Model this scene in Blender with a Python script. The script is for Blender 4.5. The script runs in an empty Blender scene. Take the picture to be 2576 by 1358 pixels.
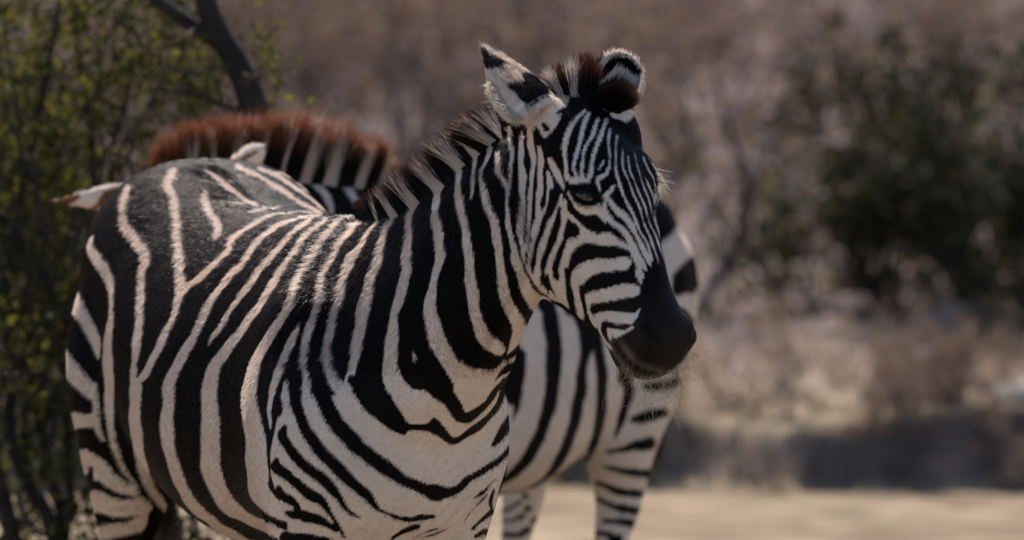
import bpy, math, random
import numpy as np
from mathutils import Vector, Matrix
from mathutils.bvhtree import BVHTree
from mathutils.kdtree import KDTree

sc = bpy.context.scene
COL = sc.collection
rng = np.random.default_rng(7)
random.seed(7)

# ------------------------------------------------------------------ camera
CAM_Y, CAM_Z, PITCH, FOCAL = -10.0, 2.26, math.radians(6.05), 183.0
cam_data = bpy.data.cameras.new('camera')
cam = bpy.data.objects.new('camera', cam_data)
COL.objects.link(cam)
cam.location = (0, CAM_Y, CAM_Z)
cam.rotation_euler = (math.pi/2 - PITCH, 0, 0)
cam_data.lens = FOCAL
cam_data.sensor_width = 36.0
cam_data.clip_end = 2000.0
cam_data.dof.use_dof = True
cam_data.dof.focus_distance = 9.80
cam_data.dof.aperture_fstop = 3.0
sc.camera = cam

# ------------------------------------------------------------------ light
SUN_EL, SUN_AZ = math.radians(48), math.radians(-14)     # azimuth from +Y (behind the animals), negative = picture left
world = bpy.data.worlds.new('World'); sc.world = world; world.use_nodes = True
wn = world.node_tree
sky = wn.nodes.new('ShaderNodeTexSky'); sky.sky_type = 'NISHITA'; sky.sun_disc = False
sky.sun_elevation = SUN_EL; sky.sun_rotation = SUN_AZ
sky.dust_density = 1.2; sky.air_density = 1.0; sky.ozone_density = 3.0
bg = wn.nodes['Background']; bg.inputs['Strength'].default_value = 0.10
wn.links.new(sky.outputs['Color'], bg.inputs['Color'])
sun_d = bpy.data.lights.new('sun', 'SUN'); sun_d.energy = 5.0; sun_d.angle = math.radians(0.6); sun_d.color = (1.0, 0.89, 0.80)
sun = bpy.data.objects.new('sun', sun_d); COL.objects.link(sun)
sun_dir = Vector((math.sin(SUN_AZ)*math.cos(SUN_EL), math.cos(SUN_AZ)*math.cos(SUN_EL), math.sin(SUN_EL)))   # towards the sun
sun.rotation_euler = sun_dir.to_track_quat('Z', 'Y').to_euler()
sc.view_settings.view_transform = 'Standard'; sc.view_settings.look = 'None'
sc.view_settings.exposure = 0.75; sc.view_settings.gamma = 1.0; sc.view_settings.use_curve_mapping = False
sc.cycles.use_denoising = True
sc.cycles.max_bounces = 8; sc.cycles.diffuse_bounces = 4; sc.cycles.glossy_bounces = 3
sc.cycles.transmission_bounces = 4; sc.cycles.transparent_max_bounces = 8
sc.cycles.sample_clamp_indirect = 8.0

# ------------------------------------------------------------------ photo pixel <-> place (2576 x 1358 readings)
K = 36.0/FOCAL/2576.0
cp, sp = math.cos(PITCH), math.sin(PITCH)
def P(u, v, Y):
    """point on the sight line of pixel (u, v) at depth plane y = Y"""
    xc, yc = (u-1288.0)*K, (679.0-v)*K
    d = np.array([xc, cp + yc*sp, -sp + yc*cp])
    t = (Y-CAM_Y)/d[1]
    return np.array([0, CAM_Y, CAM_Z]) + d*t
def proj(pts):
    """world points -> (u, v)"""
    q = np.asarray(pts, float) - np.array([0, CAM_Y, CAM_Z])
    zf = q[..., 1]*cp - q[..., 2]*sp
    yu = q[..., 1]*sp + q[..., 2]*cp
    return np.stack([1288.0 + q[..., 0]/zf/K, 679.0 - yu/zf/K], -1)

# ------------------------------------------------------------------ mesh helpers
def catmull(pts, n):
    """resample a list of rows with a Catmull-Rom curve, n samples per span"""
    p = np.asarray(pts, float)
    if len(p) == 2:
        t = np.linspace(0, 1, n+1)[:, None]
        return p[0]*(1-t) + p[1]*t
    q = np.vstack([2*p[0]-p[1], p, 2*p[-1]-p[-2]])
    out = []
    for i in range(1, len(q)-2):
        t = np.linspace(0, 1, n, endpoint=False)[:, None]
        a, b, c, d = q[i-1], q[i], q[i+1], q[i+2]
        out.append(0.5*((2*b) + (c-a)*t + (2*a-5*b+4*c-d)*t*t + (3*b-a-3*c+d)*t**3))
    out.append(p[-1:])
    return np.vstack(out)

def loft(rows, sub=6, nth=48):
    """rows: T(3) B(3) L(3) w e_t e_b bias ; closed tube with capped ends"""
    R = catmull(rows, sub)
    th = np.linspace(0, 2*math.pi, nth, endpoint=False)
    c, s = np.cos(th), np.sin(th)
    rings = []
    for r in R:
        T, B, L, w, e, bias = r[0:3], r[3:6], r[6:9], r[9], r[10], r[11]
        L = L/np.linalg.norm(L)
        ctr, half = (T+B)/2, (T-B)/2
        cc = np.sign(c)*np.abs(c)**e
        ss = np.sign(s)*np.abs(s)**e*(1-bias*c)
        rings.append(ctr + np.outer(cc, half) + np.outer(ss*w, L))
    V = np.concatenate(rings)
    n, m = len(rings), nth
    F = []
    for i in range(n-1):
        for j in range(m):
            F.append((i*m+j, i*m+(j+1) % m, (i+1)*m+(j+1) % m, (i+1)*m+j))
    V = np.vstack([V, rings[0].mean(0), rings[-1].mean(0)])
    a, b = n*m, n*m+1
    for j in range(m):
        F.append((a, (j+1) % m, j)); F.append((b, (n-1)*m+j, (n-1)*m+(j+1) % m))
    return V, F

def tube(pts, sub=5, nth=24, flat=None):
    """pts rows: x y z r (round limb); flat = optional (axis, factor)"""
    R = catmull(pts, sub)
    ctr, rad = R[:, :3], R[:, 3]
    rows = []
    n = len(R)
    th = np.linspace(0, 2*math.pi, nth, endpoint=False)
    V = []
    prev = None
    for i in range(n):
        t = ctr[min(i+1, n-1)] - ctr[max(i-1, 0)]
        t /= np.linalg.norm(t)
        if prev is None:
            ref = np.array([1., 0, 0]) if abs(t[0]) < .8 else np.array([0, 1., 0])
        else:
            ref = prev
        a = ref - t*ref.dot(t); a /= np.linalg.norm(a); prev = a
        b = np.cross(t, a)
        V.append(ctr[i] + rad[i]*(np.outer(np.cos(th), a) + np.outer(np.sin(th), b)))
    m = nth
    F = [(i*m+j, i*m+(j+1) % m, (i+1)*m+(j+1) % m, (i+1)*m+j) for i in range(n-1) for j in range(m)]
    V = np.vstack(V + [ctr[:1], ctr[-1:]])
    a, b = n*m, n*m+1
    for j in range(m):
        F.append((a, (j+1) % m, j)); F.append((b, (n-1)*m+j, (n-1)*m+(j+1) % m))
    return V, F

def ellipsoid(ctr, ax1, ax2, ax3, nu=24, nv=16):
    V, F = [], []
    for i in range(nv+1):
        ph = math.pi*i/nv
        for j in range(nu):
            t = 2*math.pi*j/nu
            V.append(np.asarray(ctr) + np.asarray(ax1)*math.cos(ph) + np.asarray(ax2)*math.sin(ph)*math.cos(t) + np.asarray(ax3)*math.sin(ph)*math.sin(t))
    for i in range(nv):
        for j in range(nu):
            F.append((i*nu+j, i*nu+(j+1) % nu, (i+1)*nu+(j+1) % nu, (i+1)*nu+j))
    return np.array(V), F

def new_mesh(name, V, F):
    me = bpy.data.meshes.new(name)
    me.from_pydata([tuple(v) for v in V], [], [tuple(f) for f in F])
    me.update()
    return me

def link(name, data, mat=None, parent=None):
    o = bpy.data.objects.new(name, data)
    COL.objects.link(o)
    if mat is not None:
        data.materials.append(mat)
    if parent is not None:
        o.parent = parent
    return o

def fuse(parts, voxel, smooth=8):
    """union of closed shells -> one continuous skin (vertices, quads)"""
    V, F, off = [], [], 0
    for v, f in parts:
        V.append(v); F += [tuple(i+off for i in q) for q in f]; off += len(v)
    me = new_mesh('tmp', np.vstack(V), F)
    o = bpy.data.objects.new('tmp', me); COL.objects.link(o)
    import bmesh
    bm = bmesh.new(); bm.from_mesh(me); bmesh.ops.recalc_face_normals(bm, faces=bm.faces); bm.to_mesh(me); bm.free()
    md = o.modifiers.new('r', 'REMESH'); md.mode = 'VOXEL'; md.voxel_size = voxel; md.adaptivity = 0
    dg = bpy.context.evaluated_depsgraph_get()
    ev = o.evaluated_get(dg).to_mesh()
    nv = len(ev.vertices)
    co = np.empty(nv*3); ev.vertices.foreach_get('co', co); co = co.reshape(-1, 3)
    nl = len(ev.loops); npoly = len(ev.polygons)
    li = np.empty(nl, int); ev.loops.foreach_get('vertex_index', li)
    tot = np.empty(npoly, int); ev.polygons.foreach_get('loop_total', tot)
    ne = len(ev.edges); ed = np.empty(ne*2, int); ev.edges.foreach_get('vertices', ed); ed = ed.reshape(-1, 2)
    o.evaluated_get(dg).to_mesh_clear()
    bpy.data.objects.remove(o); bpy.data.meshes.remove(me)
    return co, li, tot, ed

def laplace(co, ed, it, lam=0.5, weight=None):
    n = len(co)
    deg = np.bincount(ed.ravel(), minlength=n).astype(float)[:, None]
    for k in range(it):
        acc = np.zeros_like(co)
        for a in range(3):
            acc[:, a] = np.bincount(ed[:, 0], co[ed[:, 1], a], n) + np.bincount(ed[:, 1], co[ed[:, 0], a], n)
        d = (acc/np.maximum(deg, 1) - co)*lam
        if weight is not None:
            d *= weight[:, None]
        co = co + d
    return co

def mesh_from_arrays(name, co, li, tot):
    me = bpy.data.meshes.new(name)
    me.vertices.add(len(co)); me.vertices.foreach_set('co', co.ravel().astype(np.float32))
    me.loops.add(len(li)); me.loops.foreach_set('vertex_index', li.astype(np.int32))
    me.polygons.add(len(tot))
    st = np.concatenate([[0], np.cumsum(tot)[:-1]])
    me.polygons.foreach_set('loop_start', st.astype(np.int32))
    me.polygons.foreach_set('loop_total', tot.astype(np.int32))
    me.polygons.foreach_set('use_smooth', np.ones(len(tot), bool))
    me.update(calc_edges=True)
    me.validate()
    return me

def unit(v):
    v = np.asarray(v, float)
    return v/np.linalg.norm(v)
# ------------------------------------------------------------------ zebra facing the lens: body frame
Up = np.array([0, 0, 1.0])
class Frame:
    """body frame: x forward, y animal's left, z up, origin on the ground under the withers"""
    def __init__(s, origin, psi, scale=1.0):
        s.o = np.array([origin[0], origin[1], 0.0]); s.h = np.array([math.sin(psi), -math.cos(psi), 0.0])
        s.l = np.array([-s.h[1], s.h[0], 0.0]); s.k = scale
    def __call__(s, x, y, z): return s.o + (s.h*x + s.l*y + Up*z)*s.k
    def local(s, p):
        q = (np.asarray(p) - s.o)/s.k
        return np.stack([q @ s.h, q @ s.l, q[..., 2]], -1)
PSI = math.radians(21.0)
F1 = Frame(P(880, 545, 0.0), PSI)

def torso_rows(secs, fr):
    rows = []
    for x, zt, zb, w, e, bias in secs:
        rows.append(np.concatenate([fr(x, 0, zt), fr(x, 0, zb), fr.l, [w*fr.k, e, bias]]))
    return rows
TORSO = [(0.36, .99, .84, .06, .9, 0), (0.33, 1.05, .77, .15, .85, 0), (0.26, 1.10, .70, .235, .80, .0), (0.13, 1.22, .66, .25, .85, .10),
         (0.0, 1.30, .65, .232, .9, .2), (-.13, 1.29, .635, .242, .92, .15), (-.35, 1.275, .605, .285, .95, .1), (-.55, 1.285, .62, .295, .95, .05),
         (-.72, 1.32, .66, .28, .93, -.02), (-.87, 1.345, .74, .265, .9, -.1), (-1.0, 1.32, .79, .25, .85, -.05), (-1.12, 1.24, .82, .21, .85, 0),
         (-1.2, 1.13, .88, .13, .9, 0), (-1.23, 1.05, .95, .05, .9, 0)]
def yawL(deg):
    a = math.radians(deg)
    return np.array([math.cos(a), math.sin(a), 0.0])
NECK = [  # T(u v y) B(u v y) yaw w e bias
    ((890, 585, .08), (960, 1300, -.10), 22, .19, .9, .2),
    ((965, 543, -.04), (1095, 1130, -.32), 25, .165, .9, .25),
    ((1055, 500, -.14), (1195, 985, -.40), 30, .125, .92, .2),
    ((1150, 425, -.25), (1275, 850, -.46), 36, .10, .95, .1),
    ((1235, 355, -.35), (1350, 745, -.50), 41, .09, .95, 0),
    ((1330, 300, -.42), (1400, 680, -.53), 44, .085, .95, 0)]
def neck_rows(N):
    return [np.concatenate([P(*T), P(*B), yawL(yaw), [w, e, b]]) for T, B, yaw, w, e, b in N]

def leg_parts(fr, fy=.12, hy=.162, fx=(0, 0), hx=(0, 0), low=1.0, fat=1.0):
    """four legs with jointed bones; fx/hx: forward shift of the hoof for (right, left)"""
    out = []
    for i, s in enumerate((-1, 1)):
        dx = fx[i]
        def q(x, y, z, r): return np.concatenate([fr(x, y*s, z if z > .8 else z*low if z < .55 else z*(low+(1-low)*(z-.55)/.25)), [r*fr.k*(fat if z < .8 else 1)]])
        out.append(tube([q(.12, fy-.05, 1.08, .03), q(.15, fy-.01, 1.0, .08), q(.18, fy+.012, .86, .108), q(.165, fy+.004, .71, .094), q(.14+dx*.2, fy, .60, .07), q(.095+dx*.4, fy, .50, .057),
                         q(.09+dx*.6, fy, .42, .048), q(.09+dx*.65, fy, .385, .05), q(.08+dx*.7, fy, .34, .038), q(.075+dx*.8, fy, .22, .031), q(.075+dx*.9, fy, .14, .036),
                         q(.09+dx, fy, .09, .034), q(.105+dx, fy, .055, .04)]))
        # shoulder blade muscle
        out.append(ellipsoid(fr(.09, s*.14, .98), (fr(.07, 0, .22)-fr(0, 0, 0)), (fr(.14, 0, -.04)-fr(0, 0, 0)), fr.l*.092*fr.k))
        dx = hx[i]
        out.append(tube([q(-.88, hy-.09, 1.24, .03), q(-.90, hy-.03, 1.12, .115), q(-.90, hy-.002, .98, .142), q(-.88, hy+.008, .86, .140), q(-.89+dx*.2, hy+.012, .74, .112), q(-.91+dx*.4, hy+.01, .64, .085), q(-.98+dx*.6, hy, .53, .058), q(-1.0+dx*.7, hy, .47, .05),
                         q(-.995+dx*.75, hy, .42, .044), q(-.98+dx*.8, hy, .33, .035), q(-.965+dx*.9, hy, .20, .032), q(-.955+dx*.95, hy, .14, .037), q(-.935+dx, hy, .09, .034), q(-.92+dx, hy, .055, .04)]))
    return out
def hooves(fr, fy=.12, hy=.162, fx=(0, 0), hx=(0, 0)):
    out = []
    for i, s in enumerate((-1, 1)):
        for cx, cy in ((.115+fx[i], fy*s), (-.91+hx[i], hy*s)):
            rows = []
            for z, r, sh in ((.062, .041, 0), (.04, .047, .008), (.015, .053, .016), (0.0, .055, .018)):
                c = fr(cx+sh, cy, z)
                rows.append(np.concatenate([c+fr.h*r*1.1*fr.k, c-fr.h*r*fr.k, fr.l, [r*.95*fr.k, 1.0, 0]]))
            out.append(loft(rows, 2, 20))
    return out

# head frame
class Head:
    def __init__(s, poll, yaw, down, k=1.0):
        g = np.array([math.sin(yaw), -math.cos(yaw), 0]); s.p = poll; s.k = k
        s.a = g*math.cos(down) - Up*math.sin(down); s.d = g*math.sin(down) + Up*math.cos(down); s.l = np.array([-g[1], g[0], 0])
    def __call__(s, t, d, l): return s.p + (s.a*t + s.d*d + s.l*l)*s.k
    def local(s, p):
        q = (np.asarray(p) - s.p)/s.k
        return np.stack([q @ s.a, q @ s.d, q @ s.l], -1)
H1 = Head(P(1460, 258, -.45), math.radians(44), math.radians(57))
HEAD = [  # t top bottom w e bias
    (-.06, -.04, -.15, .045, .9, 0), (-.03, -.01, -.20, .080, .9, 0), (.04, .02, -.26, .100, .9, 0), (.11, .037, -.30, .110, .88, -.03),
    (.18, .04, -.305, .110, .86, -.06), (.25, .028, -.275, .097, .86, -.03), (.31, .014, -.225, .078, .86, .02), (.37, .004, -.185, .064, .85, .04),
    (.42, -.001, -.162, .062, .8, .02), (.46, -.002, -.15, .064, .76, 0), (.49, -.014, -.14, .060, .76, 0), (.512, -.035, -.13, .046, .8, 0), (.522, -.058, -.11, .02, .9, 0)]
def head_rows(S, Hf):
    return [np.concatenate([Hf(t, a, 0), Hf(t, b, 0), Hf.l, [w*Hf.k, e, bias]]) for t, a, b, w, e, bias in S]

def ear(base, tip, opening, wmax, thick=.008, bend=.0, n=22, m=18, open_tip=62, open_base=150, pointed=False):
    """cupped ear shell between base and tip; opening = direction its hollow faces"""
    base, tip = np.asarray(base), np.asarray(tip)
    ax = tip-base; ln = np.linalg.norm(ax); ax = ax/ln
    o = np.asarray(opening, float); o = unit(o - ax*o.dot(ax)); b = -o; sd = np.cross(ax, b)
    outer, inner = [], []
    for i in range(n+1):
        s = i/n
        prof = (0.60 + 0.40*math.sin(min(1, s/.45)*math.pi/2)) if s < .45 else math.cos((s-.45)/.55*math.pi/2*.97)**.62
        if pointed:
            prof = (0.80 + 0.20*math.sin(s/.22*math.pi/2)) if s < .22 else max(1-((s-.22)/.78)**1.35, .04)
        hw = wmax*prof
        al = math.radians(open_base + (open_tip-open_base)*min(1, s/.75)**.8)
        r = hw/math.sin(min(al, math.pi/2))
        c = base + ax*ln*s + o*bend*math.sin(s*math.pi) - b*r*.55
        th = np.linspace(-al, al, m)
        ro = r; ri = max(r-thick, r*.35)
        outer.append(c + ro*(np.outer(np.cos(th), b) + np.outer(np.sin(th), sd)))
        inner.append(c + ri*(np.outer(np.cos(th), b) + np.outer(np.sin(th), sd)) + ax*(0 if i < n else -thick*.5))
    V = np.vstack(outer+inner); F = []; q = (n+1)*m
    for i in range(n):
        for j in range(m-1):
            a = i*m+j
            F.append((a, a+1, a+m+1, a+m)); F.append((q+a, q+a+m, q+a+m+1, q+a+1))
        F.append((i*m, (i+1)*m, q+(i+1)*m, q+i*m)); a = i*m+m-1
        F.append((a, q+a, q+a+m, a+m))
    for j in range(m-1):
        F.append((j, q+j, q+j+1, j+1)); a = n*m+j
        F.append((a, a+1, q+a+1, q+a))
    return V, F
def head_extras(Hf):
    k = Hf.k; out = []
    for s in (-1, 1):
        out.append(ellipsoid(Hf(.178, -.026, .082*s), Hf.a*.046*k, Hf.d*.034*k, Hf.l*.031*k))      # eye socket
        out.append(ellipsoid(Hf(.155, .0, .074*s), Hf.a*.055*k, Hf.d*.026*k, Hf.l*.034*k))       # brow
        out.append(ellipsoid(Hf(.045, -.03, .074*s), Hf.a*.09*k, Hf.d*.055*k, Hf.l*(.040 if s < 0 else .056)*k))         # temple / ear root
        out.append(ellipsoid(Hf(.15, -.18, .066*s), Hf.a*.105*k, Hf.d*.105*k, Hf.l*.052*k))        # jowl
        out.append(ellipsoid(Hf(.27, -.085, .062*s), unit(Hf.a-Hf.d*.1)*.09*k, Hf.d*.018*k, Hf.l*.021*k))  # cheek crest
        out.append(ellipsoid(Hf(.465, -.034, .045*s), Hf.a*.034*k, Hf.d*.026*k, Hf.l*.024*k))       # nostril rim
    out.append(ellipsoid(Hf(.452, -.142, 0), Hf.a*.05*k, Hf.d*.026*k, Hf.l*.040*k))                # lower lip / chin
    return out
EARS1 = [ear(P(1358, 288, -.535), P(1204, 104, -.42), (-.45, .85, .1), .056, open_tip=70, open_base=140, pointed=True),
         ear(P(1535, 290, -.38), P(1568, 126, -.32), (-.05, -.95, .15), .054, open_tip=75, open_base=130)]

# ------------------------------------------------------------------ second zebra, behind, heading to the left
F2 = Frame(P(945, 470, 1.75), math.atan2(-.56, .83), .95)
TORSO2 = [(x, zt-.05-.09*max(0, min(1, -x/.7)), zb-.135+.06*max(0, min(1, (-x-.6)/.3)), w*1.03, e, b) for x, zt, zb, w, e, b in TORSO]
NECK2 = [((1000, 515, 1.80), (900, 900, 1.6), -38, .18, .9, .2), ((930, 475, 1.70), (800, 820, 1.50), -36, .14, .9, .2),
         ((800, 452, 1.58), (660, 760, 1.40), -30, .10, .92, .15), ((650, 440, 1.48), (560, 720, 1.36), -20, .085, .95, .1), ((520, 455, 1.42), (480, 700, 1.35), -8, .08, .95, 0)]
H2 = Head(P(465, 452, 1.44), math.radians(-6), math.radians(70), .92)
EARS2 = [ear(P(350, 500, 1.36), P(110, 504, 1.30), (-.05, 1.0, .25), .036, open_tip=65, open_base=130, pointed=True),
         ear(P(560, 460, 1.27), P(670, 364, 1.20), (.3, .9, -.2), .036, open_tip=65, open_base=130)]

def build_body(fr, tor, nk, hd_rows, Hf, ears, legs, voxel):
    co, li, tot, ed = fuse([loft(torso_rows(tor, fr)), loft(neck_rows(nk))] + legs, .014)
    co = laplace(co, ed, 14)
    q = li.reshape(-1, 4)
    ch, lh, th, eh = fuse([loft(head_rows(hd_rows, Hf))] + head_extras(Hf), .007)
    ch = laplace(ch, eh, 5)
    co, li, tot, ed = fuse([(co, [tuple(f) for f in q]), (ch, [tuple(f) for f in lh.reshape(-1, 4)])] + ears, voxel)
    return laplace(co, ed, 8 if voxel < .005 else 5), li, tot, ed
# ------------------------------------------------------------------ coat pattern, read off the photograph in 800 x 600 pixel tiles
TILE = dict(A=(200, 500), B=(800, 500), C=(1400, 100), D=(2000, 100), E=(1400, 500), G=(2000, 500), I=(200, 1000), J=(800, 1000),
            K=(1400, 1000), M=(2000, 1000), Q=(200, 1560), R=(800, 1560), S=(1400, 1560), T=(2000, 1560))
TS = 1811.0/800.0
WS = 2576.0/4096.0
def parse(txt):
    """'A x y w x y w ... B x y w' -> rows (u, v, w) in 2576-pixel units"""
    out, tile, buf = [], None, []
    for tok in txt.split():
        if tok in TILE:
            tile = TILE[tok]; buf = []
        else:
            buf.append(float(tok))
            if len(buf) == 3:
                out.append(((tile[0]+buf[0]/TS)*WS, (tile[1]+buf[1]/TS)*WS, buf[2]/TS*WS)); buf = []
    return np.array(out)
def parse_poly(txt):
    out, tile, buf = [], None, []
    for tok in txt.split():
        if tok in TILE:
            tile = TILE[tok]; buf = []
        else:
            buf.append(float(tok))
            if len(buf) == 2:
                out.append(((tile[0]+buf[0]/TS)*WS, (tile[1]+buf[1]/TS)*WS)); buf = []
    return np.array(out)

class Coat:
    """signed stripe field over the animal (positive = black hair), half-pixel grid of the reading frame"""
    U0, V0, ST = 0.0, 0.0, 2.0
    def __init__(s, base=-8.0):
        s.w, s.h = 1288, 700
        s.f = np.full((s.h, s.w), base, np.float32)
        s.rg = np.random.default_rng(3)
    def win(s, u0, u1, v0, v1):
        a, b = int(max(0, u0/2)), int(min(s.w, u1/2+2)); c, d = int(max(0, v0/2)), int(min(s.h, v1/2+2))
        if b <= a or d <= c: return None
        U, V = np.meshgrid(np.arange(a, b)*2.0, np.arange(c, d)*2.0)
        return (slice(c, d), slice(a, b)), U, V
    def put(s, sl, sd, black):
        sd = np.clip(sd, -8, 8)
        s.f[sl] = np.maximum(s.f[sl], sd) if black else np.minimum(s.f[sl], -sd)
    def stroke(s, rows, black):
        R = catmull(rows, 8 if len(rows) > 2 else 10)
        L = np.concatenate([[0], np.cumsum(np.hypot(*np.diff(R[:, :2], axis=0).T))])
        ph = s.rg.uniform(0, 6.28, 4)
        R[:, 2] = np.maximum(R[:, 2] + 1.3*np.sin(L/17+ph[0]) + .8*np.sin(L/7.3+ph[1]), .5)
        R[:, 0] += .8*np.sin(L/13+ph[2]); R[:, 1] += .8*np.sin(L/11+ph[3])
        m = R[:, 2].max()/2+10
        q = s.win(R[:, 0].min()-m, R[:, 0].max()+m, R[:, 1].min()-m, R[:, 1].max()+m)
        if q is None: return
        sl, U, V = q
        best = np.full(U.shape, -99.0)
        for i in range(len(R)-1):
            a, b = R[i], R[i+1]
            mm = max(a[2], b[2])/2+9
            wq = (min(a[0], b[0])-mm, max(a[0], b[0])+mm, min(a[1], b[1])-mm, max(a[1], b[1])+mm)
            c0 = max(0, int((wq[0]-U[0, 0])/2)); c1 = min(U.shape[1], int((wq[1]-U[0, 0])/2)+2)
            r0 = max(0, int((wq[2]-V[0, 0])/2)); r1 = min(U.shape[0], int((wq[3]-V[0, 0])/2)+2)
            if c1 <= c0 or r1 <= r0: continue
            uu, vv = U[r0:r1, c0:c1], V[r0:r1, c0:c1]
            dx, dy = b[0]-a[0], b[1]-a[1]
            t = np.clip(((uu-a[0])*dx + (vv-a[1])*dy)/max(dx*dx+dy*dy, 1e-6), 0, 1)
            d = (a[2]+(b[2]-a[2])*t)/2 - np.hypot(uu-a[0]-dx*t, vv-a[1]-dy*t)
            best[r0:r1, c0:c1] = np.maximum(best[r0:r1, c0:c1], d)
        s.put(sl, best, black)
    def poly(s, pts, black, smooth=True):
        if smooth:
            pts = catmull(np.vstack([pts, pts[:1]]), 4)[:-1]
        q = s.win(pts[:, 0].min()-10, pts[:, 0].max()+10, pts[:, 1].min()-10, pts[:, 1].max()+10)
        if q is None: return
        sl, U, V = q
        ins = np.zeros(U.shape, bool); dist = np.full(U.shape, 99.0)
        for a, b in zip(pts, np.roll(pts, -1, 0)):
            dx, dy = b-a
            t = np.clip(((U-a[0])*dx + (V-a[1])*dy)/max(dx*dx+dy*dy, 1e-6), 0, 1)
            dist = np.minimum(dist, np.hypot(U-a[0]-dx*t, V-a[1]-dy*t))
            if dy != 0:
                c = ((a[1] > V) != (b[1] > V)) & (U < dx*(V-a[1])/dy + a[0])
                ins ^= c
        s.put(sl, np.where(ins, dist, -dist), black)
    def run(s, txt):
        for ln in txt.strip().splitlines():
            ln = ln.strip()
            if not ln or ln[0] == '#': continue
            op, rest = ln[:2], ln[2:]
            if op[1] == 's': s.stroke(parse(rest), op[0] == 'b')
            elif op[1] == 'p': s.poly(parse_poly(rest), op[0] == 'b')
            elif op[1] == 'q': s.poly(parse_poly(rest), op[0] == 'b', False)
    def sample(s, uv):
        x = np.clip(uv[:, 0]/2, 0, s.w-1.001); y = np.clip(uv[:, 1]/2, 0, s.h-1.001)
        i, j = x.astype(int), y.astype(int); a, b = x-i, y-j
        f = s.f
        return f[j, i]*(1-a)*(1-b) + f[j, i+1]*a*(1-b) + f[j+1, i]*(1-a)*b + f[j+1, i+1]*a*b

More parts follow.
